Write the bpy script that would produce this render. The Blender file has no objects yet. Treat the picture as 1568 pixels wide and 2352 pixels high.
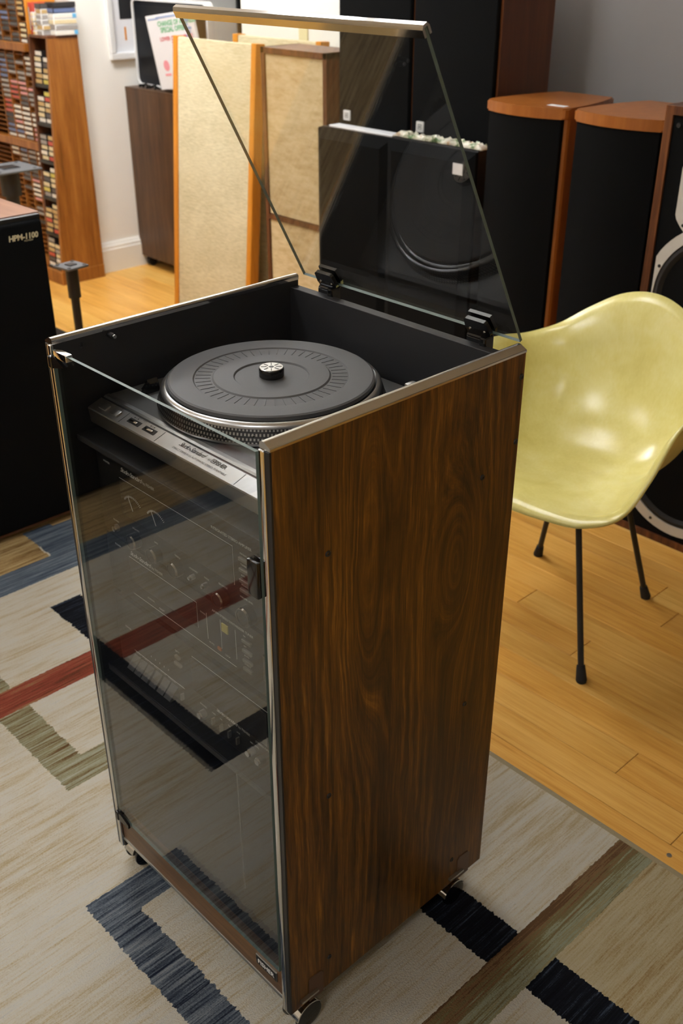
import bpy, bmesh, math, random
from mathutils import Vector, Matrix
random.seed(7)
sc = bpy.context.scene
COL = sc.collection
# ------------------------------------------------------------------ camera, world, exposure
cam_d = bpy.data.cameras.new('camera')
cam = bpy.data.objects.new('camera', cam_d); COL.objects.link(cam)
cam_d.sensor_fit = 'VERTICAL'; cam_d.sensor_height = 23.6; cam_d.sensor_width = 15.73
cam_d.lens = 23.6 * 2358.1 / 2352
cam.location = (1.2995, -0.6502, 1.5496)
cam.rotation_euler = (math.radians(60.761), math.radians(0.03), math.radians(46.606))
cam_d.dof.use_dof = True; cam_d.dof.focus_distance = 1.45; cam_d.dof.aperture_fstop = 5.0
cam_d.clip_start = 0.02
sc.camera = cam
w = bpy.data.worlds.new('world'); sc.world = w; w.use_nodes = True
w.node_tree.nodes['Background'].inputs[0].default_value = (0.9, 0.95, 1, 1)
w.node_tree.nodes['Background'].inputs[1].default_value = 0.0
sc.view_settings.view_transform = 'Standard'
try: sc.view_settings.look = 'None'
except Exception: pass
sc.view_settings.gamma = 1; sc.view_settings.use_curve_mapping = False
sc.view_settings.exposure = 0.22
sc.cycles.use_denoising = True
sc.cycles.max_bounces = 14; sc.cycles.transparent_max_bounces = 24; sc.cycles.glossy_bounces = 6
# ceiling lamps (x, y, watts per square metre of diffuser), built further down as fixtures
LAMPS = [(-2.75, 1.45, 22.0), (-0.9, 0.9, 6.5), (-2.6, -1.5, 9.0), (-0.6, -1.6, 9.0), (1.4, -1.9, 8.5)]
HANG = 2.46
CEIL = 2.75

# ------------------------------------------------------------------ helpers
def lin(c):
    return tuple(((v/255)/12.92 if v/255 <= .04045 else ((v/255+.055)/1.055)**2.4) for v in c)
class MB:
    def __init__(s): s.bm = bmesh.new()
    def poly(s, pts, faces, mi=0):
        vs = [s.bm.verts.new(p) for p in pts]
        fs = []
        for f in faces:
            try: fc = s.bm.faces.new([vs[i] for i in f]); fc.material_index = mi; fs.append(fc)
            except ValueError: pass
        return vs, fs
    def box(s, x0, x1, y0, y1, z0, z1, bev=0, seg=2, mi=0, M=None):
        pts = [(x, y, z) for x in (x0, x1) for y in (y0, y1) for z in (z0, z1)]
        vs, fs = s.poly(pts, [(0,1,3,2), (4,6,7,5), (0,4,5,1), (2,3,7,6), (0,2,6,4), (1,5,7,3)], mi)
        if bev:
            es = list({e for f in fs for e in f.edges})
            r = bmesh.ops.bevel(s.bm, geom=es, offset=bev, segments=seg, affect='EDGES', profile=.6)
            nv = {v for f in r['faces'] for v in f.verts} | {v for v in vs if v.is_valid}
            for f in r['faces']: f.material_index = mi
            vs = [v for v in nv if v.is_valid]
        if M is not None: bmesh.ops.transform(s.bm, matrix=M, verts=vs)
        return vs
    def prism(s, prof, a, b, axis=0, mi=0, M=None, cap=True):
        """profile of (p,q) extruded along axis from a to b. axis 0: (y,z), 1: (x,z), 2: (x,y)"""
        def P(p, q, t): return ((t, p, q), (p, t, q), (p, q, t))[axis]
        n = len(prof)
        pts = [P(p, q, a) for p, q in prof] + [P(p, q, b) for p, q in prof]
        fs = [(i, (i+1) % n, n+(i+1) % n, n+i) for i in range(n)]
        if cap: fs += [tuple(range(n-1, -1, -1)), tuple(range(n, 2*n))]
        vs, _ = s.poly(pts, fs, mi)
        if M is not None: bmesh.ops.transform(s.bm, matrix=M, verts=vs)
        return vs
    def lathe(s, prof, n=48, c=(0, 0, 0), axis=2, mi=0, M=None, mis=None):
        """prof of (r, h); closes on the axis where r=0"""
        rings = []; allv = []
        for r, h in prof:
            if r < 1e-7:
                p = [0, 0, 0]; p[axis] = h
                v = s.bm.verts.new((p[0]+c[0], p[1]+c[1], p[2]+c[2])); rings.append([v]); allv.append(v); continue
            ring = []
            for i in range(n):
                t = 2*math.pi*i/n; a, b = r*math.cos(t), r*math.sin(t)
                p = ((h, a, b), (b, h, a), (a, b, h))[axis]
                v = s.bm.verts.new((p[0]+c[0], p[1]+c[1], p[2]+c[2])); ring.append(v); allv.append(v)
            rings.append(ring)
        for k in range(len(rings)-1):
            A, B = rings[k], rings[k+1]
            for i in range(n):
                j = (i+1) % n
                if len(A) == 1 and len(B) == 1: continue
                if len(A) == 1: q = [A[0], B[i], B[j]]
                elif len(B) == 1: q = [A[i], A[j], B[0]]
                else: q = [A[i], A[j], B[j], B[i]]
                f = s.bm.faces.new(q); f.material_index = mis[k] if mis else mi
        if M is not None: bmesh.ops.transform(s.bm, matrix=M, verts=allv)
        return allv
    def tube(s, pts, radii, n=16, mi=0):
        pts = [Vector(p) for p in pts]; rings = []
        if not isinstance(radii, (list, tuple)): radii = [radii]*len(pts)
        for i, p in enumerate(pts):
            d = (pts[min(i+1, len(pts)-1)] - pts[max(i-1, 0)]).normalized()
            up = Vector((0, 0, 1)) if abs(d.z) < .95 else Vector((1, 0, 0))
            a = d.cross(up).normalized(); b = d.cross(a).normalized()
            rings.append([s.bm.verts.new(p + radii[i]*(math.cos(2*math.pi*k/n)*a + math.sin(2*math.pi*k/n)*b)) for k in range(n)])
        for A, B in zip(rings, rings[1:]):
            for i in range(n): s.bm.faces.new([A[i], A[(i+1) % n], B[(i+1) % n], B[i]]).material_index = mi
        s.bm.faces.new(rings[0]).material_index = mi; s.bm.faces.new(rings[-1]).material_index = mi
WL = {}
def wl(o): return WL.get(o.name, Vector((0, 0, 0)))
def obj(name, mb, mat, parent=None, smooth=False, angle=35):
    if isinstance(mb, MB):
        bm = mb.bm
        bmesh.ops.recalc_face_normals(bm, faces=bm.faces)
        me = bpy.data.meshes.new(name)
        if parent is not None:
            off = wl(parent)
            for v in bm.verts: v.co -= off
        bm.to_mesh(me); bm.free()
    else: me = mb
    for m in (mat if isinstance(mat, (list, tuple)) else [mat]): me.materials.append(m)
    if smooth:
        me.shade_smooth()
        try: me.set_sharp_from_angle(angle=math.radians(angle))
        except Exception: pass
    o = bpy.data.objects.new(name, me); COL.objects.link(o)
    if parent is not None: o.parent = parent; WL[o.name] = wl(parent)
    return o
def tag(o, label, cat, group=None, kind=None):
    if label: o['label'] = label
    if cat: o['category'] = cat
    if group: o['group'] = group
    if kind: o['kind'] = kind
    return o
def thing(name, label, cat, loc, rz=0, group=None, local=False):
    o = bpy.data.objects.new(name, None); COL.objects.link(o); o.location = loc; o.rotation_euler = (0, 0, rz)
    o.empty_display_size = .1
    WL[o.name] = Vector((0, 0, 0)) if local else Vector(loc)
    return tag(o, label, cat, group)
def one(name, mb, mat, label, cat, group=None, smooth=False, kind=None):
    return tag(obj(name, mb, mat, None, smooth), label, cat, group, kind)
def struct(name, mb, mat, parent=None): 
    o = obj(name, mb, mat, parent)
    if parent is None: o['kind'] = 'structure'
    return o
def copy_tree(o, parent=None):
    c = o.copy(); COL.objects.link(c); c.parent = parent
    WL[c.name] = WL.get(o.name, Vector((0, 0, 0)))
    for ch in [q for q in list(o.children) if not q.name.startswith('~')]:
        d = ch.copy(); COL.objects.link(d); d.parent = c
        for g in list(ch.children):
            e = g.copy(); COL.objects.link(e); e.parent = d
    return c
def text_mesh(s, size, depth=.0, shear=0, spacing=1.0, bold=0, align='LEFT'):
    cu = bpy.data.curves.new('lettering', 'FONT'); cu.body = s; cu.size = size; cu.extrude = depth; cu.shear = shear
    cu.space_character = spacing; cu.offset = bold; cu.align_x = align; cu.resolution_u = 2
    o = bpy.data.objects.new('lettering', cu); COL.objects.link(o)
    bpy.context.view_layer.update()
    me = bpy.data.meshes.new_from_object(o.evaluated_get(bpy.context.evaluated_depsgraph_get()))
    bpy.data.objects.remove(o); bpy.data.curves.remove(cu)
    return me
def letters(name, items, mat, parent):
    """each line of print is one part"""
    off = wl(parent)
    for t, size, Mx, opt in items:
        me = text_mesh(t, size, **opt); me.transform(Matrix.Translation(-off) @ Mx); me.materials.clear(); me.materials.append(mat); me.name = name
        o = bpy.data.objects.new(name, me); COL.objects.link(o); o.parent = parent; WL[o.name] = off
def T(x, y, z): return Matrix.Translation((x, y, z))
FRONT = Matrix.Rotation(math.pi/2, 4, 'X')          # text facing -y

# ------------------------------------------------------------------ node material helpers
class N:
    def __init__(s, name):
        s.m = bpy.data.materials.new(name); s.m.use_nodes = True; s.t = s.m.node_tree
        s.b = s.t.nodes['Principled BSDF']; s.o = s.t.nodes['Material Output']
    def n(s, ty, **kw):
        x = s.t.nodes.new(ty)
        for k, v in kw.items(): setattr(x, k, v)
        return x
    def l(s, a, b): s.t.links.new(a, b)
    def set(s, sock, v):
        if hasattr(v, 'is_linked') or isinstance(v, bpy.types.NodeSocket): s.l(v, sock)
        else: sock.default_value = v
    def math(s, op, a, b=0.0, c=None, clamp=False):
        x = s.n('ShaderNodeMath', operation=op); x.use_clamp = clamp
        s.set(x.inputs[0], a); s.set(x.inputs[1], b)
        if c is not None: s.set(x.inputs[2], c)
        return x.outputs[0]
    def coord(s, kind='Object'):
        tc = s.n('ShaderNodeTexCoord'); return tc.outputs[kind]
    def sep(s, v):
        x = s.n('ShaderNodeSeparateXYZ'); s.l(v, x.inputs[0]); return x.outputs
    def comb(s, x, y, z):
        c = s.n('ShaderNodeCombineXYZ'); s.set(c.inputs[0], x); s.set(c.inputs[1], y); s.set(c.inputs[2], z); return c.outputs[0]
    def noise(s, v, scale=5, detail=4, rough=.55, dist=0.0):
        x = s.n('ShaderNodeTexNoise'); s.l(v, x.inputs['Vector']); x.inputs['Scale'].default_value = scale
        x.inputs['Detail'].default_value = detail; x.inputs['Roughness'].default_value = rough; x.inputs['Distortion'].default_value = dist
        return x.outputs['Fac']
    def scale(s, v, sx, sy, sz):
        x = s.n('ShaderNodeMapping'); s.l(v, x.inputs[0]); x.inputs['Scale'].default_value = (sx, sy, sz); return x.outputs[0]
    def ramp(s, f, stops, interp='LINEAR'):
        x = s.n('ShaderNodeValToRGB'); x.color_ramp.interpolation = interp; e = x.color_ramp.elements
        while len(e) < len(stops): e.new(.5)
        for q, (p, c) in zip(e, stops): q.position = p; q.color = tuple(c)+((1,) if len(c) == 3 else ())
        s.set(x.inputs[0], f); return x.outputs[0]
    def mix(s, f, a, b, mode='MIX'):
        x = s.n('ShaderNodeMix', data_type='RGBA', blend_type=mode); s.set(x.inputs[0], f)
        for k, v in ((6, a), (7, b)):
            if isinstance(v, tuple): x.inputs[k].default_value = v if len(v) == 4 else v+(1,)
            else: s.l(v, x.inputs[k])
        return x.outputs[2]
    def bump(s, h, strength=.3, dist=.002):
        x = s.n('ShaderNodeBump'); x.inputs['Strength'].default_value = strength; x.inputs['Distance'].default_value = dist
        s.l(h, x.inputs['Height']); s.l(x.outputs[0], s.b.inputs['Normal']); return x
    def base(s, c): 
        if isinstance(c, tuple): s.b.inputs['Base Color'].default_value = c if len(c) == 4 else c+(1,)
        else: s.l(c, s.b.inputs['Base Color'])
    def rough(s, r): s.set(s.b.inputs['Roughness'], r)
    def spec(s, v): s.b.inputs['Specular IOR Level'].default_value = v
def flat(name, rgb, rough=.5, metal=0, spec=.5, var=.06, scale=60, bump=0):
    """plain colour with a faint procedural mottling"""
    k = N(name); v = k.coord(); f = k.noise(v, scale, 3)
    c = lin(rgb); k.base(k.mix(f, tuple(x*(1-var) for x in c), tuple(min(1, x*(1+var)) for x in c)))
    k.rough(rough); k.b.inputs['Metallic'].default_value = metal; k.spec(spec)
    if bump: k.bump(f, bump, .001)
    return k.m
def wood(name, dark, mid, light, axis='Z', fine=1.0, rough=.4, warp=.05, spec=.4, contrast=1.0):
    k = N(name); v = k.coord(); X, Y, Z = k.sep(v)
    ax = {'X': (0.9, 14, 14), 'Y': (14, 0.9, 14), 'Z': (14, 14, 0.9)}[axis]
    w1 = k.noise(k.scale(v, *[a*.18 for a in ax]), 2.0*fine, 3, .5)
    wv = k.n('ShaderNodeVectorMath', operation='SCALE'); k.l(k.comb(w1, w1, w1), wv.inputs[0]); wv.inputs[3].default_value = warp
    ad = k.n('ShaderNodeVectorMath', operation='ADD'); k.l(v, ad.inputs[0]); k.l(wv.outputs[0], ad.inputs[1])
    g1 = k.noise(k.scale(ad.outputs[0], *ax), 3.2*fine, 6, .62)
    g2 = k.noise(k.scale(ad.outputs[0], *ax), 14*fine, 4, .7)
    f = k.math('ADD', k.math('MULTIPLY', g1, .7), k.math('MULTIPLY', g2, .3))
    f = k.math('ADD', k.math('MULTIPLY', k.math('SUBTRACT', f, .5), contrast), .5)
    k.base(k.ramp(f, [(.33, lin(dark)), (.5, lin(mid)), (.66, lin(light))])); k.rough(rough); k.spec(spec)
    k.bump(g2, .06, .001)
    return k.m
def pane_mat(name, tint, f0=.045, edge=None, haze=0.0):
    """thin clear sheet: passes light straight through, reflects by angle alike on both faces"""
    k = N(name); k.t.nodes.remove(k.b)
    g = k.n('ShaderNodeNewGeometry'); d = k.n('ShaderNodeVectorMath', operation='DOT_PRODUCT')
    k.l(g.outputs['Normal'], d.inputs[0]); k.l(g.outputs['Incoming'], d.inputs[1])
    c = k.math('SUBTRACT', 1.0, k.math('ABSOLUTE', d.outputs['Value']), clamp=True)
    fr = k.math('ADD', f0, k.math('MULTIPLY', k.math('POWER', c, 5.0), 1-f0), clamp=True)
    tr = k.n('ShaderNodeBsdfTransparent'); tr.inputs[0].default_value = tint+(1,)
    gl = k.n('ShaderNodeBsdfGlossy'); gl.inputs['Roughness'].default_value = 0.004; gl.inputs[0].default_value = (1, 1, 1, 1)
    mx = k.n('ShaderNodeMixShader'); k.l(fr, mx.inputs[0]); k.l(tr.outputs[0], mx.inputs[1]); k.l(gl.outputs[0], mx.inputs[2])
    out = mx.outputs[0]
    if haze:
        df = k.n('ShaderNodeBsdfDiffuse'); df.inputs[0].default_value = (.8, .8, .78, 1)
        n1 = k.noise(k.scale(k.coord(), 1, 1, 1), 9, 5, .7)
        m2 = k.n('ShaderNodeMixShader'); k.l(k.math('MULTIPLY', n1, haze), m2.inputs[0]); k.l(out, m2.inputs[1]); k.l(df.outputs[0], m2.inputs[2]); out = m2.outputs[0]
    k.l(out, k.o.inputs[0])
    return k.m

# ------------------------------------------------------------------ materials
M = {}
M['wall'] = flat('wall_paint_cream', (240, 238, 230), .7, var=.02, scale=3)
M['wall_grey'] = flat('wall_paint_grey', (150, 148, 147), .75, var=.02, scale=3)
M['ceiling'] = flat('ceiling_paint', (232, 230, 222), .9, var=.02, scale=4)
M['trim'] = flat('trim_gloss_white', (235, 233, 224), .35, var=.02)
M['black'] = flat('black_satin', (24, 24, 25), .42)
M['black_inner'] = flat('black_vinyl', (30, 30, 32), .55, var=.1, scale=200, bump=.05)
M['charcoal'] = flat('charcoal_board', (52, 53, 57), .5, var=.08, scale=300, bump=.05)
M['black_gloss'] = flat('black_gloss_plastic', (14, 14, 15), .12)
M['rubber'] = flat('black_rubber', (22, 22, 23), .75)
M['cloth_black'] = flat('black_speaker_cloth', (15, 16, 17), .95, var=.35, scale=900, spec=.08)
M['foam_black'] = flat('black_foam', (17, 18, 19), .95, var=.25, scale=500, spec=.08, bump=.2)
M['dark_metal'] = flat('dark_powder_coat', (26, 27, 28), .5)
M['grey_metal'] = flat('grey_powder_coat', (92, 94, 96), .5)
M['chrome'] = flat('chrome', (205, 205, 204), .08, metal=1, var=.02)
M['key_grey'] = flat('grey_key_plastic', (118, 117, 112), .4)
M['steel'] = flat('brushed_steel', (178, 178, 176), .28, metal=1)
M['alu'] = flat('silver_aluminium', (190, 191, 192), .3, metal=1, var=.03, scale=400)
M['alu_dark'] = flat('grey_metallic_paint', (104, 105, 106), .42, metal=.55, var=.05, scale=600)
M['mat'] = flat('platter_mat_rubber', (72, 72, 73), .62, var=.08, scale=400, bump=.04)
M['face'] = flat('smoked_faceplate', (40, 40, 40), .32, metal=.3)
M['face_win'] = flat('smoked_window', (50, 50, 50), .12)
M['print_white'] = flat('white_print', (232, 232, 228), .6, var=.02)
M['print_black'] = flat('black_print', (36, 36, 38), .6)
M['print_cream'] = flat('cream_print', (214, 205, 170), .5)
M['white'] = flat('white_card', (228, 229, 232), .55, var=.02)
M['white_gloss'] = flat('white_gloss_plastic', (224, 224, 222), .25, var=.02)
M['ivory'] = flat('ivory_plastic', (222, 214, 170), .35, var=.02)
M['brown_plate'] = flat('brown_metal_plate', (84, 58, 40), .45)
M['yellow_led'] = flat('yellow_lens', (200, 190, 90), .3)
M['orange_led'] = flat('orange_lens', (190, 100, 30), .3)
M['green_print'] = flat('green_print', (90, 175, 120), .6)
M['red_print'] = flat('red_print', (205, 85, 95), .6)
M['pink_print'] = flat('pink_print', (228, 150, 160), .6)
M['blue_print'] = flat('blue_print', (150, 170, 205), .6)
M['frame_grey'] = flat('driver_frame_grey', (196, 194, 186), .5, metal=.0)
M['cone'] = flat('paper_cone', (112, 104, 84), .8, var=.15, scale=30)
M['lens_dark'] = flat('screen_black', (14, 16, 20), .3, spec=.2)
M['screen_bezel'] = flat('screen_bezel', (20, 22, 27), .5, spec=.2)
M['glass_edge'] = flat('glass_edge_green', (98, 114, 108), .5, spec=.3)
M['walnut'] = wood('walnut_veneer', (58, 32, 18), (92, 52, 28), (126, 78, 44))
M['hpm_top'] = wood('rosewood_top', (132, 92, 70), (158, 114, 90), (176, 132, 108), axis='X', rough=.35, contrast=.6)
M['darkwood'] = wood('dark_walnut_laminate', (50, 32, 16), (76, 50, 27), (98, 68, 40), fine=.7)
M['cherry'] = wood('cherry_veneer', (132, 76, 28), (156, 92, 38), (174, 110, 50), fine=.6, rough=.3, contrast=.6)
M['mahogany'] = wood('mahogany_veneer', (72, 38, 15), (94, 52, 22), (112, 66, 30), fine=.6, rough=.4, contrast=.7)
M['oak'] = wood('golden_oak', (176, 104, 20), (202, 130, 36), (222, 152, 56), fine=.8, contrast=.6)
M['rack_wood'] = wood('rack_pine_stain', (104, 60, 18), (146, 90, 34), (170, 112, 50), fine=.7)
M['rail_wood'] = wood('rail_rosewood', (60, 42, 26), (92, 66, 42), (120, 90, 60), axis='X')

def rosewood():
    k = N('rosewood_vinyl'); v = k.coord(); X, Y, Z = k.sep(v)
    # straight grain that flows around one elongated knot high at the back
    warp = k.noise(k.comb(0.0, k.math('MULTIPLY', Y, 4.0), k.math('MULTIPLY', Z, 2.0)), 1.5, 3, .5)
    warp2 = k.noise(k.comb(3.1, k.math('MULTIPLY', Y, 26.0), k.math('MULTIPLY', Z, 6.0)), 1.5, 4, .6)
    yy = k.math('ADD', Y, k.math('MULTIPLY', k.math('SUBTRACT', warp, .5), .035))
    yy = k.math('ADD', yy, k.math('MULTIPLY', k.math('SUBTRACT', warp2, .5), .010))
    def knot(yk, zk, a, b_, s_):
        p = k.math('DIVIDE', k.math('SUBTRACT', yy, yk), a); q = k.math('DIVIDE', k.math('SUBTRACT', Z, zk), b_)
        q2 = k.math('ADD', k.math('MULTIPLY', p, p), k.math('MULTIPLY', q, q))
        e = k.math('POWER', 2.718, k.math('MULTIPLY', q2, -1.0)); rad = k.math('MULTIPLY', k.math('SQRT', q2), s_)
        return e, rad
    e1, r1 = knot(.105, .76, .060, .16, .075)
    e2, r2 = knot(-.075, .86, .035, .24, .05)
    yg = k.math('ADD', k.math('MULTIPLY', yy, k.math('SUBTRACT', 1.0, e1)), k.math('MULTIPLY', r1, e1))
    yg = k.math('ADD', k.math('MULTIPLY', yg, k.math('SUBTRACT', 1.0, e2)), k.math('MULTIPLY', r2, e2))
    zg = k.math('MULTIPLY', Z, k.math('SUBTRACT', 1.0, k.math('MULTIPLY', e1, .85)))
    ring = k.math('ADD', k.math('MULTIPLY', k.math('SINE', k.math('MULTIPLY', yg, 330.0)), .5), .5)
    gr = k.noise(k.comb(1.0, k.math('MULTIPLY', yg, 110.0), k.math('MULTIPLY', zg, 5.5)), 1.0, 6, .68)
    fine = k.noise(k.comb(2.0, k.math('MULTIPLY', Y, 360.0), k.math('MULTIPLY', Z, 14.0)), 1.0, 3, .6)
    big = k.noise(k.comb(5.0, k.math('MULTIPLY', Y, 13.0), k.math('MULTIPLY', Z, 1.1)), 1.0, 3, .5)
    f = k.math('ADD', k.math('MULTIPLY', ring, .05), k.math('MULTIPLY', gr, .62))
    f = k.math('ADD', f, k.math('MULTIPLY', fine, .26)); f = k.math('ADD', f, k.math('MULTIPLY', big, .34))
    f = k.math('ADD', k.math('MULTIPLY', k.math('SUBTRACT', f, .615), 1.3), .475)
    k.base(k.ramp(f, [(.26, lin((38, 24, 9))), (.44, lin((72, 46, 14))), (.58, lin((106, 69, 19))), (.76, lin((156, 108, 36)))]))
    k.rough(.42); k.spec(.35); k.bump(fine, .05, .0006)
    return k.m
M['rosewood'] = rosewood()

def bamboo():
    k = N('bamboo_plank'); v = k.coord(); X, Y, Z = k.sep(v)
    oi = k.n('ShaderNodeObjectInfo'); r = oi.outputs['Random']
    off = k.comb(k.math('MULTIPLY', r, 40.0), k.math('MULTIPLY', r, 17.0), 0.0)
    ad = k.n('ShaderNodeVectorMath', operation='ADD'); k.l(v, ad.inputs[0]); k.l(off, ad.inputs[1])
    g = k.noise(k.scale(ad.outputs[0], 2.2, 60, 1), 1.0, 6, .65)
    g2 = k.noise(k.scale(ad.outputs[0], 9, 230, 1), 1.0, 3, .6)
    blot = k.noise(k.scale(ad.outputs[0], 2.0, 7, 1), 1.3, 4, .6)
    f = k.math('ADD', k.math('MULTIPLY', g, .5), k.math('MULTIPLY', g2, .28)); f = k.math('ADD', f, k.math('MULTIPLY', blot, .30))
    c = k.ramp(f, [(.34, lin((178, 128, 52))), (.50, lin((214, 170, 90))), (.66, lin((232, 194, 118)))])
    tone = k.ramp(r, [(0, lin((255, 236, 205))), (.5, lin((240, 222, 196))), (1, lin((255, 250, 235)))])
    k.base(k.mix(1.0, c, tone, 'MULTIPLY')); k.rough(.34); k.spec(.4); k.bump(g2, .05, .0006)
    return k.m
M['bamboo'] = bamboo()

def rug():
    k = N('rug_pile'); v = k.coord(); X, Y, Z = k.sep(v)
    jag = k.noise(k.scale(v, 170, 14, 1), 1.0, 2, .5)
    jag2 = k.noise(v, 120, 2, .5)
    # yarn rows run along y; their ends are ragged
    yj = k.math('ADD', Y, k.math('MULTIPLY', k.math('SUBTRACT', jag, .5), .016))
    xj = k.math('ADD', X, k.math('MULTIPLY', k.math('SUBTRACT', jag2, .5), .006))
    st1 = k.noise(k.scale(v, 62, 3.6, 1), 1.0, 6, .75)       # streaks along y
    st2 = k.noise(k.scale(v, 210, 9, 1), 1.0, 4, .7)
    patch = k.noise(k.scale(v, 9, 2, 1), 1.0, 4, .6)
    pile = k.noise(v, 300, 4, .75)
    s = k.math('ADD', k.math('MULTIPLY', st1, .55), k.math('MULTIPLY', st2, .45))
    sm = k.math('ADD', s, k.math('MULTIPLY', k.math('SUBTRACT', patch, .5), .35))
    sm = k.math('ADD', sm, k.math('MULTIPLY', k.math('SUBTRACT', pile, .5), .34))
    row = k.noise(k.scale(v, 120, 3.0, 1), 1.0, 4, .75)
    sp = k.math('ADD', k.math('ADD', k.math('MULTIPLY', k.math('SUBTRACT', row, .5), 1.15), k.math('MULTIPLY', k.math('SUBTRACT', st2, .5), .55)), k.math('ADD', .5, k.math('MULTIPLY', k.math('SUBTRACT', pile, .5), .35)))
    cream = k.ramp(sm, [(.30, lin((188, 164, 116))), (.40, lin((206, 188, 150))), (.49, lin((222, 213, 192))), (.58, lin((227, 222, 208))), (.70, lin((210, 206, 196)))])
    black = k.ramp(sp, [(.40, lin((20, 22, 28))), (.58, lin((30, 33, 42))), (.70, lin((74, 86, 102)))])
    grey = k.ramp(sp, [(.34, lin((38, 44, 60))), (.47, lin((88, 98, 110))), (.58, lin((128, 136, 144))), (.68, lin((150, 156, 160)))])
    blue = k.ramp(sp, [(.36, lin((70, 82, 98))), (.55, lin((110, 122, 134))), (.7, lin((146, 154, 158)))])
    red = k.ramp(sp, [(.34, lin((104, 66, 44))), (.46, lin((148, 70, 54))), (.58, lin((168, 88, 68))), (.68, lin((164, 126, 88)))])
    olive = k.ramp(sp, [(.34, lin((110, 78, 46))), (.44, lin((146, 134, 98))), (.54, lin((164, 160, 128))), (.66, lin((186, 186, 166)))])
    gold = k.ramp(sp, [(.36, lin((128, 96, 56))), (.48, lin((184, 152, 100))), (.62, lin((208, 182, 132)))])
    beige = k.ramp(sm, [(.30, lin((118, 84, 54))), (.38, lin((176, 148, 100))), (.50, lin((202, 186, 146))), (.66, lin((214, 204, 176)))])
    g3 = k.ramp(k.math('ADD', k.math('MULTIPLY', k.math('SUBTRACT', X, .62), 9.0), k.math('MULTIPLY', k.math('SUBTRACT', sp, .5), 1.7)),
                [(.0, lin((112, 84, 56))), (.14, lin((150, 116, 82))), (.26, lin((128, 112, 76))), (.42, lin((140, 132, 92))), (.58, lin((170, 174, 150))), (.75, lin((156, 148, 108))), (.95, lin((184, 168, 128)))])
    def rect(x0, x1, y0, y1):
        a = k.math('MULTIPLY', k.math('GREATER_THAN', xj, x0), k.math('LESS_THAN', xj, x1))
        b = k.math('MULTIPLY', k.math('GREATER_THAN', yj, y0), k.math('LESS_THAN', yj, y1))
        return k.math('MULTIPLY', a, b)
    c = cream
    for rc, col in [((.695, 1.6, .425, .80), beige), ((.93, 1.10, -.4, .44), red), ((-1.8, -1.10, -1.2, .465), gold),
                    ((-.70, -.24, .022, .098), olive), ((-.318, -.24, .022, .30), olive),
                    ((-1.35, -1.17, .40, .80), gold), ((-1.27, -1.05, .47, .56), blue), ((-1.25, -1.10, .47, .80), blue),
                    ((-1.10, -1.0, -2.0, .56), blue),
                    ((-.630, -.545, -2.0, .42), red),
                    ((-.868, .622, .335, .425), black), ((.69, .95, .345, .43), black),
                    ((-.80, -.08, -.362, -.280), black), ((-.165, -.08, -1.2, -.280), black),
                    ((.04, .112, -.107, .26), grey), ((.04, .75, -.107, -.034), grey),
                    ((.40, .52, -1.4, -.5), olive), ((-1.8, 1.6, -1.3, -1.2), red), ((.8, 1.0, -1.2, -.4), black),
                    ((.622, .697, -2.0, .80), g3)]:
        c = k.mix(rect(*rc), c, col)
    edge = k.math('GREATER_THAN', Y, .742)
    c = k.mix(edge, c, lin((186, 170, 136)))
    k.base(c); k.rough(.95); k.spec(.08)
    h = k.math('ADD', k.math('MULTIPLY', st2, .5), k.math('MULTIPLY', pile, .9))
    k.bump(h, 1.0, .008)
    return k.m
M['rug'] = rug()

def weave(name, dark, light, sx=90, sz=260, stain=0):
    k = N(name); v = k.coord()
    a = k.noise(k.scale(v, sx*.35, sx*.35, sz), 1.0, 3, .6); b = k.noise(v, 5, 4, .6)
    th = k.n('ShaderNodeTexWave', wave_type='BANDS', bands_direction='Z'); k.l(v, th.inputs[0]); th.inputs['Scale'].default_value = 55; th.inputs['Distortion'].default_value = 3; th.inputs['Detail'].default_value = 3
    f = k.math('ADD', k.math('MULTIPLY', a, .6), k.math('MULTIPLY', th.outputs['Fac'], .12)); f = k.math('ADD', f, k.math('MULTIPLY', b, .32))
    k.base(k.ramp(f, [(.30, lin(dark)), (.66, lin(light))])); k.rough(.9); k.spec(.15); k.bump(a, .4, .002)
    return k.m
M['tan_cloth'] = weave('tan_bouclee_grille', (172, 163, 128), (220, 212, 180))
M['tan_cloth2'] = weave('stained_linen_grille', (178, 154, 108), (214, 198, 160), 60, 60)

def fibreglass():
    k = N('yellow_fibreglass'); v = k.coord()
    a = k.noise(v, 6, 4, .55, .4); b = k.noise(k.scale(v, 160, 160, 40), 1, 3, .6)
    f = k.math('ADD', k.math('MULTIPLY', a, .8), k.math('MULTIPLY', b, .2))
    k.base(k.ramp(f, [(.34, lin((212, 200, 118))), (.5, lin((224, 214, 136))), (.66, lin((232, 225, 158)))])); k.rough(.2); k.spec(.5)
    k.bump(b, .04, .0006)
    k.b.inputs['Subsurface Weight'].default_value = 0.0
    return k.m
M['fibreglass'] = fibreglass()
M['lid_glass'] = pane_mat('clear_glass_sheet', (.955, .96, .95), .055, haze=.0)
M['door_glass'] = pane_mat('smoked_glass_sheet', (.80, .80, .79), .06, haze=.0)
def emit(name, rgb, s):
    k = N(name); k.b.inputs['Emission Color'].default_value = lin(rgb)+(1,); k.b.inputs['Emission Strength'].default_value = s; k.base((.9, .9, .9)); return k.m
def print_paper(name):
    k = N(name); v = k.coord(); f = k.noise(v, 26, 4, .7); 
    k.base(k.ramp(f, [(.38, lin((88, 118, 70))), (.47, lin((214, 210, 186))), (.56, lin((222, 220, 206))), (.66, lin((196, 158, 112)))])); k.rough(.4); return k.m
M['leaf_paper'] = print_paper('leaf_printed_paper')

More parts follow.
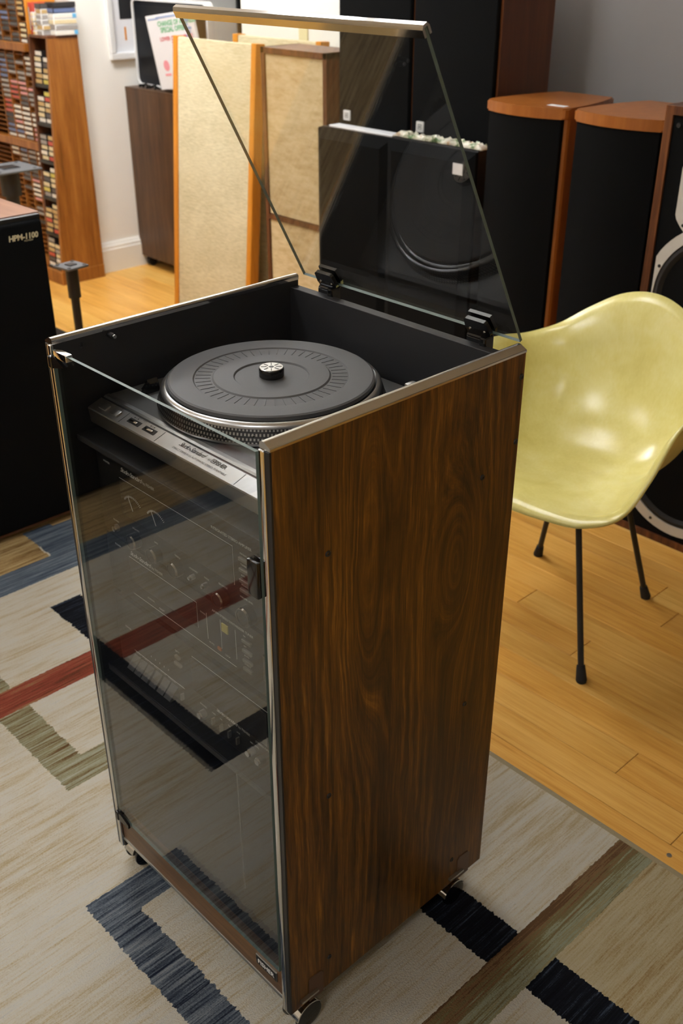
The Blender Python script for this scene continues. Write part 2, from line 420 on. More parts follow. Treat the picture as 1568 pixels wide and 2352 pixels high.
# ------------------------------------------------------------------ the room
b = MB(); b.box(-5, 4.2, -4.2, 5.2, -.06, -.022); floor = struct('floor', b, M['bamboo'])
PW = .0905
meshes = {}
def plank_mesh(L):
    if L not in meshes:
        b = MB(); b.box(0, L-.0012, 0, PW-.0009, -.024, -.010, bev=.0009, seg=1)
        bm = b.bm; bmesh.ops.recalc_face_normals(bm, faces=bm.faces); me = bpy.data.meshes.new('plank'); bm.to_mesh(me); bm.free(); me.materials.append(M['bamboo']); meshes[L] = me
    return meshes[L]
rows = 42; cnt = 0
for r in range(rows):
    y = .722 - 14*PW + r*PW
    if y > 2.75: break
    x = -3.95 - (r*0.737 % 1.8)
    while x < 2.2:
        L = (1.85, 1.6, 1.2)[(r*7+int(x*3)) % 3]
        if not (-1.2 < x and x+L < .9 and y+PW < .60):
            o = bpy.data.objects.new('plank', plank_mesh(L)); COL.objects.link(o); o.parent = floor; o.location = (x, y, 0); cnt += 1
        x += L
b = MB()
for x, y in ((.707, .786), (-.62, .79)): b.lathe([(0, -.0085), (.005, -.0088), (.0055, -.0105), (.0025, -.0108), (0, -.0108)], 16, (x, y, 0))
obj('floor_screw', b, M['steel'], floor)
b = MB(); b.box(-5, 4.2, -4.2, 5.2, CEIL, CEIL+.1); struct('ceiling', b, M['ceiling'])
b = MB(); b.box(-2.68, -1.40, 2.5, 2.62, -.03, CEIL); struct('wall_back', b, M['wall'])
b = MB(); b.box(-1.40, 4.2, 2.5, 2.62, -.03, CEIL); struct('wall_right', b, M['wall_grey'])
b = MB(); b.box(-3.5, -2.68, 2.5, 2.62, 2.02, CEIL); struct('wall_header', b, M['wall'])
b = MB(); b.box(-3.62, -3.5, 2.12, 5.0, -.03, CEIL); struct('wall_left', b, M['wall'])
b = MB(); b.box(-5, -3.62, 2.12, 2.24, -.03, CEIL); struct('wall_pier', b, M['wall'])
b = MB(); b.box(-5.1, -5, -4.2, 2.24, -.03, CEIL); struct('wall_far_left', b, M['wall'])
b = MB(); b.box(4.2, 4.3, -4.2, 2.62, -.03, CEIL); struct('wall_far_right', b, M['wall'])
b = MB(); b.box(-5, 4.2, -4.3, -4.2, -.03, CEIL); struct('wall_front', b, M['wall'])
b = MB(); b.box(-3.62, 0, 5.0, 5.1, -.03, CEIL); struct('wall_back_room', b, M['wall'])
b = MB(); b.box(-2.6, -2.5, 2.62, 5.0, -.03, CEIL); struct('wall_back_room_side', b, M['wall'])
prof = [(-3.502, -.02), (-3.478, -.02), (-3.478, .105), (-3.482, .112), (-3.482, .122), (-3.488, .132), (-3.492, .142), (-3.502, .142)]
b = MB(); b.prism(prof, 2.10, 4.9, axis=1); struct('baseboard_left', b, M['trim'])
b = MB(); b.box(-2.68, 4.2, 2.478, 2.502, -.02, .14, bev=.004); struct('baseboard_back', b, M['trim'])
k = 0
for (x, y, s) in LAMPS:
    t = thing('ceiling_light_offscreen', None, 'light', (x, y, CEIL), group='ceiling light panels')
    t['label'] = 'white framed fluorescent light hung from the ceiling on two rods'
    b = MB()
    for (x0, x1, y0, y1) in ((-.17, .17, -.62, -.60), (-.17, .17, .60, .62), (-.17, -.155, -.60, .60), (.155, .17, -.60, .60)):
        b.box(x+x0, x+x1, y+y0, y+y1, HANG-.03, HANG+.03, bev=.003)
    obj('frame', b, M['trim'], t)
    b = MB(); b.box(x-.152, x+.152, y-.598, y+.598, HANG-.022, HANG+.022)
    obj('diffuser_offscreen', b, emit('lamp_diffuser', (248, 250, 255), s*1.5), t)
    for yy in (-.55, .55):
        b = MB(); b.tube([(x, y+yy, HANG+.02), (x, y+yy, CEIL+.002)], .004, 8); obj('rod', b, M['trim'], t)

# rug
b = MB(); b.box(-1.47, 1.55, -2.3, .755, -.0095, 0, bev=.003)
one('area_rug', b, M['rug'], 'cream area rug with black, red, grey and olive bands', 'rug', smooth=False)

# ------------------------------------------------------------------ stereo cabinet
W, D, ZB, ZT, TH = .4956, .4616, .058, 1.058, .0178
cab = thing('stereo_cabinet', 'tall rosewood stereo cabinet with smoked glass door and raised glass lid', 'cabinet', (W/2, D/2, 0))
def screw_mb(x, y, z, side=1, r=.0045):
    b = MB(); b.lathe([(0, -.0006), (r*.35, -.0006), (r*.42, .0012), (r*.85, .0014), (r, .0004), (r, -.001), (0, -.001)] if side > 0 else
                      [(0, .0006), (r*.35, .0006), (r*.42, -.0012), (r*.85, -.0014), (r, -.0004), (r, .001), (0, .001)], 16, (x, y, z), axis=0); return b
for s in (0, 1):
    xi, xo = (TH, 0) if s == 0 else (W-TH, W)     # inner, outer x
    x0, x1 = min(xi, xo), max(xi, xo)
    b = MB(); b.box(x0, x1, .0015, D, ZB, ZT-.009, bev=.0006, seg=1)
    # outer face rosewood, inner face black
    for f in b.bm.faces:
        c = f.calc_center_median()
        if abs(c.x-xi) < .002: f.material_index = 1
    p = obj('side_panel', b, [M['rosewood'], M['black_inner']], cab)
    sg = 1 if s else -1
    pr = [(xi-sg*.0006, ZT-.0095), (xi-sg*.0006, ZT-.0055)]
    pr += [(xi-sg*.0006+sg*.0045*(1-math.cos(math.radians(a))), ZT-.0045+.0045*math.sin(math.radians(a))) for a in range(0, 91, 15)]
    pr += [(xi+sg*.0075, ZT-.0002), (xi+sg*.0085, ZT-.0010), (xi+sg*.0178, ZT-.0058), (xi+sg*.0184, ZT-.0066), (xi+sg*.0184, ZT-.0095)]
    b = MB(); b.prism(pr, -.0005, D, axis=1); obj('top_trim', b, M['chrome'], p, True, 25)
    b = MB(); b.box(min(xi, xi+sg*.0095), max(xi, xi+sg*.0095), -.0035, .002, ZB+.002, ZT-.010, bev=.0018, seg=3); obj('front_trim', b, M['chrome'], p, True)
    b = MB(); b.box(min(xi+sg*.0093, xo), max(xi+sg*.0093, xo), -.0015, .0018, ZB+.0005, ZT-.010, bev=.0005, seg=1); obj('edge_strip', b, M['black'], p)
    for (y, z) in [(.459-.004, 1.014), (.455, .914), (.384, .881), (.086, .880), (.382, .471), (.084, .473), (.378, .119), (.082, .125)]:
        obj('screw', screw_mb(xo, y, z, sg), M['dark_metal'], p, True)
# inner wall fittings
b = MB(); b.tube([(TH-.001, .092, 1.042), (TH+.014, .092, 1.042)], .0042, 16); pg = obj('support_peg', b, M['black'], cab, True)
b = MB(); b.lathe([(0, TH+.0165), (.0028, TH+.0165), (.0034, TH+.014), (.0034, TH+.0138), (0, TH+.0138)], 16, (0, .092, 1.042), axis=0); obj('peg_tip', b, M['steel'], pg, True)
b = MB(); b.box(W-TH-.014, W-TH+.001, .088, .096, 1.038, 1.046, bev=.003); obj('support_peg', b, M['black'], cab, True)
obj('screw', screw_mb(TH, .045, 1.037, 1, .004), M['black'], cab, True)
b = MB(); b.box(TH-.001, W-TH+.001, .443, .4612, ZB, 1.039, bev=.0006, seg=1); obj('back_panel', b, M['black_inner'], cab)
for z0, z1 in ((.895, .905), (.466, .478)):
    b = MB(); b.box(TH-.001, W-TH+.001, .020, .444, z0, z1, bev=.0008, seg=1); sh = obj('shelf', b, M['black_inner'], cab)
    b = MB(); b.box(TH, W-TH, .0185, .0205, z0+.001, z1-.001); obj('shelf_edge', b, M['charcoal'], sh)
b = MB(); b.box(TH-.001, W-TH+.001, .012, .444, .128, .144, bev=.0008, seg=1); obj('bottom_board', b, M['black_inner'], cab)
b = MB(); b.box(TH-.0005, W-TH+.0005, .002, .014, .082, .1455, bev=.0008, seg=1)
rail = obj('bottom_rail', b, M['rail_wood'], cab)
b = MB(); b.box(TH, W-TH, .0005, .0145, .0745, .0822, bev=.001); obj('rail_trim', b, M['steel'], rail)
b = MB(); b.box(.410, .462, -.0002, .0022, .104, .126, bev=.0006, seg=1)
b.box(.4115, .4605, -.0006, .0, .1055, .1245, mi=1); obj('nameplate', b, [M['steel'], M['black']], rail)
letters('nameplate_lettering', [('FISHER', .0135, T(.436, -.0009, .1105) @ FRONT, dict(align='CENTER', bold=.0002))], M['print_white'], rail)
b = MB(); b.tube([(.307, .06, .466), (.309, .06, .30), (.310, .06, .143)], .0011, 8); obj('record_divider', b, M['steel'], cab, True)
# casters
def caster(x, y, sg):
    b = MB(); b.tube([(x-sg*.014, y, .03), (x-sg*.014, y, .075)], .005, 12)
    b.box(x-sg*.014-.018, x-sg*.014+.018, y-.018, y+.018, .072, .0765, bev=.001)
    c = obj('caster', b, M['steel'], cab, True)
    b = MB()
    for q in (0, 1):
        a0 = x if q == 0 else x-sg*.032
        pr = [(0, a0+sg*.002), (.018, a0+sg*.002), (.0245, a0+sg*.0005), (.026, a0-sg*.002), (.026, a0-sg*.006), (.022, a0-sg*.008), (0, a0-sg*.008)]
        b.lathe([(r, h) for r, h in pr], 40, (0, y, .0264), axis=0)
    obj('wheel', b, M['black_gloss'], c, True)
    b = MB()
    pr = [(.0258, x+sg*.0012), (.0276, x+sg*.0006), (.0276, x-sg*.003), (.0258, x-sg*.003)]
    n = 28
    for kk in range(n):    # chrome hood rim over the upper half
        t0, t1 = math.radians(20+kk*150/n), math.radians(20+(kk+1)*150/n)
        pts = [(h, y+r*math.cos(t), .0266+r*math.sin(t)) for t in (t0, t1) for r, h in pr]
        b.poly(pts, [(0, 1, 5, 4), (1, 2, 6, 5), (2, 3, 7, 6), (3, 0, 4, 7)])
    for kk in range(n):
        t0, t1 = math.radians(20+kk*150/n), math.radians(20+(kk+1)*150/n); r = .0272
        pts = [(h, y+r*math.cos(t), .0266+r*math.sin(t)) for t in (t0, t1) for h in (x-sg*.001, x-sg*.028)]
        b.poly(pts, [(0, 1, 3, 2)])
    obj('hood', b, M['chrome'], c, True)
for x, sg in ((W+.0025, 1), (-.0025, -1)):
    for y in (.036, .390): caster(x, y, sg)
for xo, sg in ((W, 1), (0, -1)):
    for y0, y1 in ((.037, .067), (.394, .426)):
        b = MB(); b.prism([(y0, ZB-.001), (y1, ZB-.001), (y1, .104), (y1-.005, .109), (y0+.005, .111), (y0, .106)], min(xo-sg*.0005, xo+sg*.0016), max(xo-sg*.0005, xo+sg*.0016), axis=0)
        obj('caster_plate', b, M['brown_plate'], cab)
# glass door
def pane(b, x0, x1, y0, y1, z0, z1, M_=None):
    vs = b.box(x0, x1, y0, y1, z0, z1)
b = MB(); b.box(.0235, W-TH-.003, -.0045, .0005, .1465, 1.0435)
for f in b.bm.faces:
    if abs(f.normal.y) < .5: f.material_index = 1
b.bm.normal_update()
for f in b.bm.faces: f.material_index = 0 if abs(f.normal.y) > .5 else 1
door = obj('glass_door', b, [M['door_glass'], M['glass_edge']], cab)
b = MB(); b.box(.032, .066, -.0075, .0035, 1.036, 1.0462, bev=.0012); obj('door_clip', b, M['chrome'], door, True)
for z, d in ((1.027, -1), (.147, 1)):
    b = MB(); b.prism([(.0185, z-.008), (.030, z-.008), (.058, z-.004*d-.004), (.058, z+.0005), (.034, z+.010), (.0185, z+.006)], -.0085, -.004, axis=1)
    b.box(.0165, .0265, -.010, .006, z-.010, z+.008, bev=.002)
    obj('door_hinge', b, M['black_gloss'], door)
b = MB(); b.box(.4555, .4755, -.011, -.0042, .845, .897, bev=.002); b.box(.4555, .4755, .0003, .006, .845, .897, bev=.001); obj('door_handle', b, M['black_gloss'], door, True)
b = MB(); b.box(TH-.001, TH+.004, .0015, .012, .16, 1.02); obj('door_seal', b, M['black'], cab)
# raised lid: hinge line on the back panel, sheet leans over the turntable
ly, lz = .4745, 1.056
ang = math.atan2(.222, .409)
LM = Matrix.Translation((0, ly, lz)) @ Matrix.Rotation(ang, 4, 'X')      # local: z up the sheet, y to its back
b = MB(); b.box(.019, .4755, -.0025, .0025, 0, .466)
b.bm.normal_update()
for f in b.bm.faces: f.material_index = 0 if abs(f.normal.y) > .5 else 1
bmesh.ops.transform(b.bm, matrix=LM, verts=b.bm.verts)
lid = obj('glass_lid', b, [M['lid_glass'], M['glass_edge']], cab)
b = MB(); b.prism([(-.0062, .456), (-.0062, .4655), (-.003, .4695), (.003, .4695), (.0062, .4655), (.0062, .456), (.0028, .456), (.0028, .466), (-.0028, .466), (-.0028, .456)], .0175, .477, axis=0, M=LM)
obj('lid_handle', b, M['chrome'], lid)
b = MB(); b.prism([(-.0050, .4672), (-.0030, .4700), (.0030, .4700), (.0050, .4672)], .0172, .4773, axis=0, M=LM); obj('handle_bead', b, M['chrome'], lid)
for x0, x1 in ((.062, .107), (.382, .428)):
    b = MB()
    b.prism([(x0+.004, -.006), (x1-.004, -.006), (x1, .004), (x1-.003, .021), (x1-.006, .024), (x0+.006, .024), (x0+.002, .021), (x0, .004)], -.009, -.0026, axis=1, M=LM)
    b.prism([(x0+.004, -.006), (x1-.004, -.006), (x1, .004), (x1-.003, .026), (x0+.003, .026), (x0, .004)], .0026, .0085, axis=1, M=LM)
    b.box(x0+.008, x1-.008, -.006, .006, -.012, .001, bev=.002, M=LM)
    b.tube([(x0+.004, .469, 1.044), (x1-.004, .469, 1.044)], .0058, 14)
    b.box(x0+.006, x1-.006, .4605, .470, 1.000, 1.046, bev=.0015)
    b.box(x1-.012, x1-.001, .455, .476, 1.030, 1.052, bev=.003)
    h = obj('lid_hinge', b, M['black_gloss'], lid)
    for q in (x0+.010, x1-.010):
        bb = MB(); bb.lathe([(0, -.0108), (.0012, -.0106), (.0022, -.0098), (.0024, -.0088), (0, -.0088)], 12, (q, 0, .006), axis=1, M=LM); 
        o = obj('hinge_screw', bb, M['chrome'], lid, True)

# ------------------------------------------------------------------ turntable
PZ = .957
tt = thing('turntable', 'silver and charcoal direct drive turntable in the top of the cabinet', 'turntable', (.248, .22, .905))
b = MB(); b.box(.030, .466, .072, .415, .915, PZ, bev=.003); 
pl = obj('plinth', b, M['alu_dark'], tt, True)
for x in (.07, .425):
    for y in (.10, .38):
        b = MB(); b.lathe([(0, .9053), (.018, .9053), (.020, .909), (.018, .916), (0, .916)], 20, (x, y, 0)); obj('foot', b, M['rubber'], pl, True)
b = MB(); b.prism([(.0735, .9572), (.0665, .9572), (.0640, .9548), (.0735, .9548)], .030, .466, axis=0); obj('silver_line', b, M['alu'], pl)
b = MB(); b.prism([(.0655, .9545), (.0605, .9535), (.0605, .930), (.0735, .930), (.0735, .9545)], .0305, .4655, axis=0); obj('dark_groove', b, M['black'], pl)
# sloping control strip
SY0, SZ0, SY1, SZ1 = .0605, .9545, .0375, .9465
b = MB(); b.prism([(SY0, SZ0), (SY1, SZ1), (SY1-.001, SZ1-.002), (SY1+.002, .922), (SY0, .918)], .029, .467, axis=0)
cs = obj('control_strip', b, M['alu'], tt)
sl = math.atan2(SZ0-SZ1, SY0-SY1)
def SM(x, t=.5, up=0):    # point on the slope: t 0 front .. 1 back, frame with x right, y up the slope, z outward
    return Matrix.Translation((x, SY1+(SY0-SY1)*t, SZ1+(SZ0-SZ1)*t)) @ Matrix.Rotation(sl, 4, 'X') @ Matrix.Translation((0, 0, up))
for x in (.057, .087, .452):
    b = MB(); b.box(-.0085, .0085, -.0055, .0055, -.001, .0024, bev=.0007, M=SM(x, .5)); obj('button', b, M['alu'], cs, True)
for x in (.132, .170):
    b = MB(); b.box(-.014, .014, -.0045, .0045, -.001, .0004, M=SM(x, .55)); sw = obj('speed_slot', b, M['black'], cs)
    b = MB(); b.box(-.010, .008, -.0018, .0018, 0, .0022, bev=.0008, M=SM(x, .52)); obj('speed_slider', b, M['chrome'], cs, True)
for x in (.107, .196, .372):
    b = MB(); b.box(-.0004, .0004, -.011, .011, 0, .0002, M=SM(x, .5)); obj('seam', b, M['print_black'], cs)
letters('lettering', [('Studio-Standard', .0110, SM(.236, .60, .0003), dict(shear=.45, spacing=.8)), ('BY', .0045, SM(.3005, .62, .0003), {}),
                      ('\u25a3FISHER', .0092, SM(.307, .60, .0003), dict(spacing=.85, bold=.00012)),
                      ('DIRECT DRIVE FULL AUTOMATIC STEREO TURNTABLE', .0046, SM(.232, .26, .0003), dict(spacing=1.04)),
                      ('\u2013 SPEED ADJUST \u2013', .0036, SM(.127, .92, .0003), {}), ('\u25c4 33 \u25ba', .0036, SM(.122, .80, .0003), {}), ('\u25c4 45 \u25ba', .0036, SM(.162, .80, .0003), {}),
                      ('START', .003, SM(.052, .86, .0003), {}), ('CUT', .003, SM(.084, .86, .0003), {})], M['print_black'], cs)
# platter
PC = (.213, .237)
b = MB(); b.lathe([(0, PZ+.002), (.1665, PZ+.002), (.1675, PZ+.006), (.1605, PZ+.0245), (.1602, .9845), (.1575, .9875), (.1535, .9885), (.1515, .9868), (0, .9868)], 128, PC+(0,))
pt = obj('platter', b, M['alu'], tt, True, 50)
b = MB(); b.lathe([(.1676, PZ+.0058), (.1608, PZ+.0242)], 128, PC+(0,)); obj('strobe_band', b, M['black'], pt, True)
b = MB(); nd = 200
for row, (h0, h1, ph) in enumerate(((.0215, .0240, 0), (.0155, .0190, .5), (.0098, .0130, 0), (.0062, .0080, .5))):
    for i in range(nd):
        t0 = 2*math.pi*(i+ph)/nd; t1 = t0+2*math.pi/nd*.48
        def rr(h): return .1676-(h-.0058)/(.0184)*.0068+.0004
        b.poly([(PC[0]+rr(h)*math.cos(t), PC[1]+rr(h)*math.sin(t), PZ+h) for h in (h0, h1) for t in (t0, t1)], [(0, 1, 3, 2)])
so = obj('strobe_dots', b, M['steel'], pt); so['kind'] = 'stuff'
b = MB(); mz = .9952
b.lathe([(0, mz-.0022), (.0535, mz-.0022), (.0548, mz-.0004), (.0555, mz), (.0840, mz), (.0852, mz-.0008), (.0865, mz-.0018), (.1120, mz-.0018), (.1138, mz-.0002), (.1150, mz),
         (.1470, mz), (.1500, mz-.0015), (.1502, .9885), (.1485, .9868)], 128, PC+(0,))
mt = obj('platter_mat', b, M['mat'], tt, True, 25)
b = MB()
for i in range(48):
    t = 2*math.pi*i/48; R = Matrix.Translation((PC[0], PC[1], mz-.0017)) @ Matrix.Rotation(t, 4, 'Z')
    b.box(.0885, .1105, -.0004, .0004, -.0002, .0005, M=R)
obj('mat_rib', b, M['mat'], mt)
# tonearm, mostly behind the right-hand panel
b = MB(); b.lathe([(0, PZ), (.034, PZ), (.034, PZ+.006), (.024, PZ+.010), (.016, PZ+.012), (.016, PZ+.030), (.010, PZ+.034), (0, PZ+.034)], 40, (.418, .335, 0)); ta = obj('tonearm_base', b, M['black'], tt, True)
b = MB(); b.box(.404, .432, .322, .348, .984, 1.006, bev=.003); obj('gimbal', b, M['alu'], ta, True)
b = MB(); b.box(.374, .398, .346, .364, .980, .999, bev=.003); obj('arm_lifter', b, M['alu'], ta, True)
b = MB(); b.tube([(.418, .395, .995), (.418, .33, .995), (.430, .20, .993), (.431, .13, .990)], .0045, 14); ar = obj('arm_tube', b, M['alu'], ta, True)
b = MB(); b.tube([(.418, .372, .995), (.418, .402, .995)], .014, 24); obj('counterweight', b, M['black'], ta, True)
b = MB(); b.box(.422, .441, .094, .134, .980, .990, bev=.003); obj('headshell', b, M['black_gloss'], ta, True)
b = MB(); b.lathe([(0, PZ-.001), (.0075, PZ-.001), (.0070, PZ+.002), (.0050, PZ+.0025), (.0050, PZ+.016), (.0045, PZ+.0175), (0, PZ+.0175)], 24, (.318, .117, 0), mis=[0, 0, 0, 0, 1, 1]); obj('arm_rest_post', b, [M['black_gloss'], M['steel']], tt, True)
b = MB(); b.box(.425, .440, .398, .412, PZ, 1.004, bev=.002); b.tube([(.405, .405, 1.0), (.447, .405, 1.0)], .005, 12); obj('arm_lock', b, M['black_gloss'], tt, True)
b = MB(); b.prism([(.048, PZ), (.072, PZ), (.071, PZ+.014), (.066, PZ+.020), (.056, PZ+.008)], .118, .136, axis=1); b.prism([(.060, PZ+.001), (.073, PZ+.001), (.0725, PZ+.018)], .110, .118, axis=1); obj('strobe_lamp', b, M['black_gloss'], tt)
# 45 rpm adapter
ad = thing('record_adapter', 'small round black adapter puck with slotted silver top on the platter', 'adapter', PC+(mz-.0022,))
b = MB(); b.lathe([(0, mz-.0022), (.0172, mz-.0022), (.0182, mz-.001), (.0184, mz+.010), (.0176, mz+.0112), (0, mz+.0112)], 48, PC+(0,)); obj('body', b, M['black_gloss'], ad, True)
b = MB(); b.lathe([(.003, mz+.0108), (.003, mz+.0124), (.0168, mz+.0124), (.0174, mz+.0116), (.0174, mz+.0105)], 48, PC+(0,)); cp = obj('cap', b, M['steel'], ad, True)
b = MB()
for i in range(8): b.box(.0068, .0150, -.0007, .0007, -.0002, .0003, M=Matrix.Translation((PC[0], PC[1], mz+.0125)) @ Matrix.Rotation(math.pi*i/4+.1, 4, 'Z'))
b.lathe([(0, mz+.0128), (.0032, mz+.0128), (.0040, mz+.0122)], 20, PC+(0,))
obj('slot', b, M['black'], ad)

# ------------------------------------------------------------------ hi-fi separates behind the door
FY = .042
def unit(name, label, cat, z0, z1):
    t = thing(name, label, cat, (.248, .2, z0))
    b = MB(); b.box(.034, .462, FY+.004, .36, z0+.006, z1, bev=.002); obj('body', b, M['black'], t)
    b = MB(); b.box(.026, .470, FY, FY+.005, z0+.004, z1+.001, bev=.001); fp = obj('faceplate', b, M['face'], t)
    for x in (.08, .415):
        for y in (.08, .31):
            b = MB(); b.lathe([(0, z0+.0003), (.011, z0+.0003), (.012, z0+.007), (0, z0+.007)], 16, (x, y, 0)); obj('foot', b, M['rubber'], t)
    return t, fp
def tx(s, x, z, size, **o): return (s, size, T(x, FY-.0004, z) @ FRONT, o)
def knob(t, x, z, r, l=.014, m='face'):
    b = MB(); b.lathe([(0, FY+.001), (r, FY+.001), (r, FY-l+.002), (r-.0012, FY-l), (r*.75, FY-l-.0002), (r*.72, FY-l+.0008), (0, FY-l+.0008)], 32, (x, 0, z), axis=1)
    kb = obj('knob', b, M[m], t, True)
    b = MB(); b.lathe([(r+.0001, FY-l+.0022), (r-.0010, FY-l-.0003), (r-.0016, FY-l-.0003)], 32, (x, 0, z), axis=1); obj('knob_rim', b, M['chrome'], kb, True)
    return kb
def btn(t, x, z, w, h, m='key_grey', l=.004, name='button'):
    b = MB(); b.box(x-w/2, x+w/2, FY-l, FY+.001, z-h/2, z+h/2, bev=min(w, h)*.18, seg=1); return obj(name, b, M[m], t)
def lines(b, pts):
    for x0, z0, x1, z1 in pts:
        b.box(min(x0, x1)-.0002, max(x0, x1)+.0002, FY-.0005, FY+.0002, min(z0, z1)-.0002, max(z0, z1)+.0002)
# amplifier
t, fp = unit('amplifier', 'charcoal integrated amplifier behind the glass door, above the tuner', 'amplifier', .736, .884)
b = MB(); b.box(.086, .357, FY-.0012, FY+.001, .788, .849, bev=.0006); obj('meter_window', b, M['face_win'], t)
b = MB(); lines(b, [(.086, .849, .357, .849), (.086, .788, .357, .788), (.086, .788, .086, .849), (.357, .788, .357, .849), (.22, .800, .22, .838), (.25, .806, .25, .835), (.285, .806, .285, .835), (.315, .806, .315, .835)])
for cx in (.118, .178):
    for a in range(-50, 51, 6):
        q = math.radians(a); b.box(-.0003, .0003, 0, .0006, .026, .029, M=T(cx, FY-.0017, .800) @ Matrix.Rotation(q, 4, 'Y'))
    b.box(-.0004, .0004, 0, .0006, .004, .028, M=T(cx, FY-.0017, .800) @ Matrix.Rotation(math.radians(-24), 4, 'Y'))
obj('panel_line', b, M['print_white'], t)
for i, z in enumerate((.838, .821, .804, .789)): btn(t, .382, z, .020, .006)
for x in (.118, .172, .225): knob(t, x, .755, .0125)
knob(t, .331, .755, .0125); knob(t, .388, .755, .015)
knob(t, .064, .754, .006, .008, 'alu')
for x in (.262, .292): knob(t, x, .757, .004, .010, 'alu')
letters('lettering', [tx('Studio-Standard', .092, .862, .011, shear=.4, spacing=.8), tx('by FISHER', .150, .862, .007), tx('POWER', .046, .862, .0048), tx('INTEGRATED STEREO AMPLIFIER', .312, .858, .0062, spacing=.95),
    tx('PHONO', .373, .844, .004), tx('TUNER', .373, .827, .004), tx('AUX', .373, .810, .004), tx('MONITOR', .373, .795, .004), tx('SPEAKERS', .108, .771, .0042), tx('BASS', .166, .771, .0042), tx('TREBLE', .217, .771, .0042),
    tx('LOUDNESS', .252, .766, .004), tx('MODE', .287, .766, .004), tx('BALANCE', .321, .772, .0045), tx('VOLUME LEVEL', .368, .774, .0042), tx('PHONES', .054, .764, .0042), tx('dB', .121, .803, .005), tx('LEFT', .146, .792, .004), tx('-20  -10  -5  0  +3', .092, .832, .004), tx('-20  -10  -5  0  +3', .154, .832, .004)], M['print_white'], t)
# tuner
t, fp = unit('tuner', 'charcoal radio tuner behind the glass door, below the amplifier', 'tuner', .626, .732)
b = MB(); b.box(.088, .262, FY-.0012, FY+.001, .668, .712, bev=.0006); obj('dial_window', b, M['face_win'], t)
b = MB(); lines(b, [(.088, .712, .262, .712), (.262, .668, .262, .712), (.088, .668, .262, .668), (.088, .668, .088, .712), (.285, .66, .285, .705), (.318, .66, .318, .71), (.352, .66, .352, .71), (.09, .645, .35, .645)]); obj('panel_line', b, M['print_white'], t)
b = MB(); b.box(.322, .336, FY-.002, FY, .694, .708, bev=.0005); obj('indicator', b, M['yellow_led'], t)
b = MB(); b.box(.309, .317, FY-.002, FY, .655, .660); obj('indicator', b, M['orange_led'], t)
for z in (.704, .687, .670, .656): btn(t, .379, z, .020, .006)
b = MB(); b.box(.415, .452, FY-.004, FY, .660, .704, bev=.001); obj('tuning_key', b, M['face_win'], t)
letters('lettering', [tx('Studio-Standard', .092, .718, .011, shear=.4, spacing=.8), tx('by FISHER', .150, .718, .007), tx('POWER', .050, .718, .0048), tx('AM/FM STEREO SYNTHESIZER TUNER', .300, .7165, .0058, spacing=.95),
    tx('FM', .370, .709, .004), tx('AM', .370, .692, .004), tx('AUTO', .370, .676, .004), tx('STEREO', .370, .661, .004), tx('SIGNAL', .27, .70, .004), tx('88  92  96  100  104  108', .10, .700, .0055, spacing=1.2), tx('MHz', .235, .690, .005), tx('STATION', .13, .655, .0045), tx('PRESET', .16, .650, .0045), tx('LOCK', .325, .652, .0045), tx('MUTE', .288, .655, .0045), tx('TUNING', .418, .708, .0045)], M['print_white'], t)
# cassette deck
t, fp = unit('cassette_deck', 'charcoal cassette deck on the middle shelf behind the glass door', 'cassette deck', .478, .618)
b = MB(); b.box(.238, .418, FY-.004, FY+.001, .540, .602, bev=.0015); obj('cassette_door', b, M['face_win'], t)
b = MB(); lines(b, [(.238, .602, .418, .602), (.238, .54, .238, .602), (.07, .523, .21, .523)]); 
for i in range(5): lines(b, [(.12+i*.012, .535+0*i, .12+i*.012, .538)])
obj('panel_line', b, M['print_white'], t)
for i, x in enumerate((.078, .098, .118, .140, .162, .182)):
    b = MB(); b.prism([(FY-.016, .493), (FY-.018, .4955), (FY, .515), (FY, .493)], x-.0085, x+.0085, axis=0); obj('key', b, M['grey_metal'], t)
for x in (.205, .285, .305, .325, .345): btn(t, x, .506, .0028, .013, 'key_grey', .006, 'slider')
btn(t, .20, .566, .018, .006); btn(t, .20, .580, .012, .006)
knob(t, .260, .506, .0065, .012, 'alu'); knob(t, .378, .508, .0065, .012, 'alu'); knob(t, .400, .506, .0065, .012, 'alu')
letters('lettering', [tx('Studio-Standard', .292, .530, .010, shear=.4, spacing=.8), tx('by FISHER', .345, .530, .0065), tx('STEREO CASSETTE DECK', .385, .528, .0055), tx('POWER', .05, .560, .0048), tx('REW  PLAY  FF  REC  STOP  PAUSE', .073, .5195, .0062, spacing=1.2), tx('TIMER', .196, .522, .0045), tx('PHONES', .25, .518, .0045), tx('TAPE', .28, .518, .004), tx('NR', .30, .518, .004), tx('EQ', .32, .518, .004), tx('LINE', .34, .518, .004), tx('REC LEVEL', .372, .519, .0045), tx('EJECT', .193, .588, .0045)], M['print_white'], t)

# ------------------------------------------------------------------ yellow shell chair
cd = .044     # forward = (.209,-.978): local -y rotated
ch = thing('shell_chair', 'pale yellow fibreglass shell armchair on four black legs', 'chair', (.047, 1.315, -.010), cd, local=True)
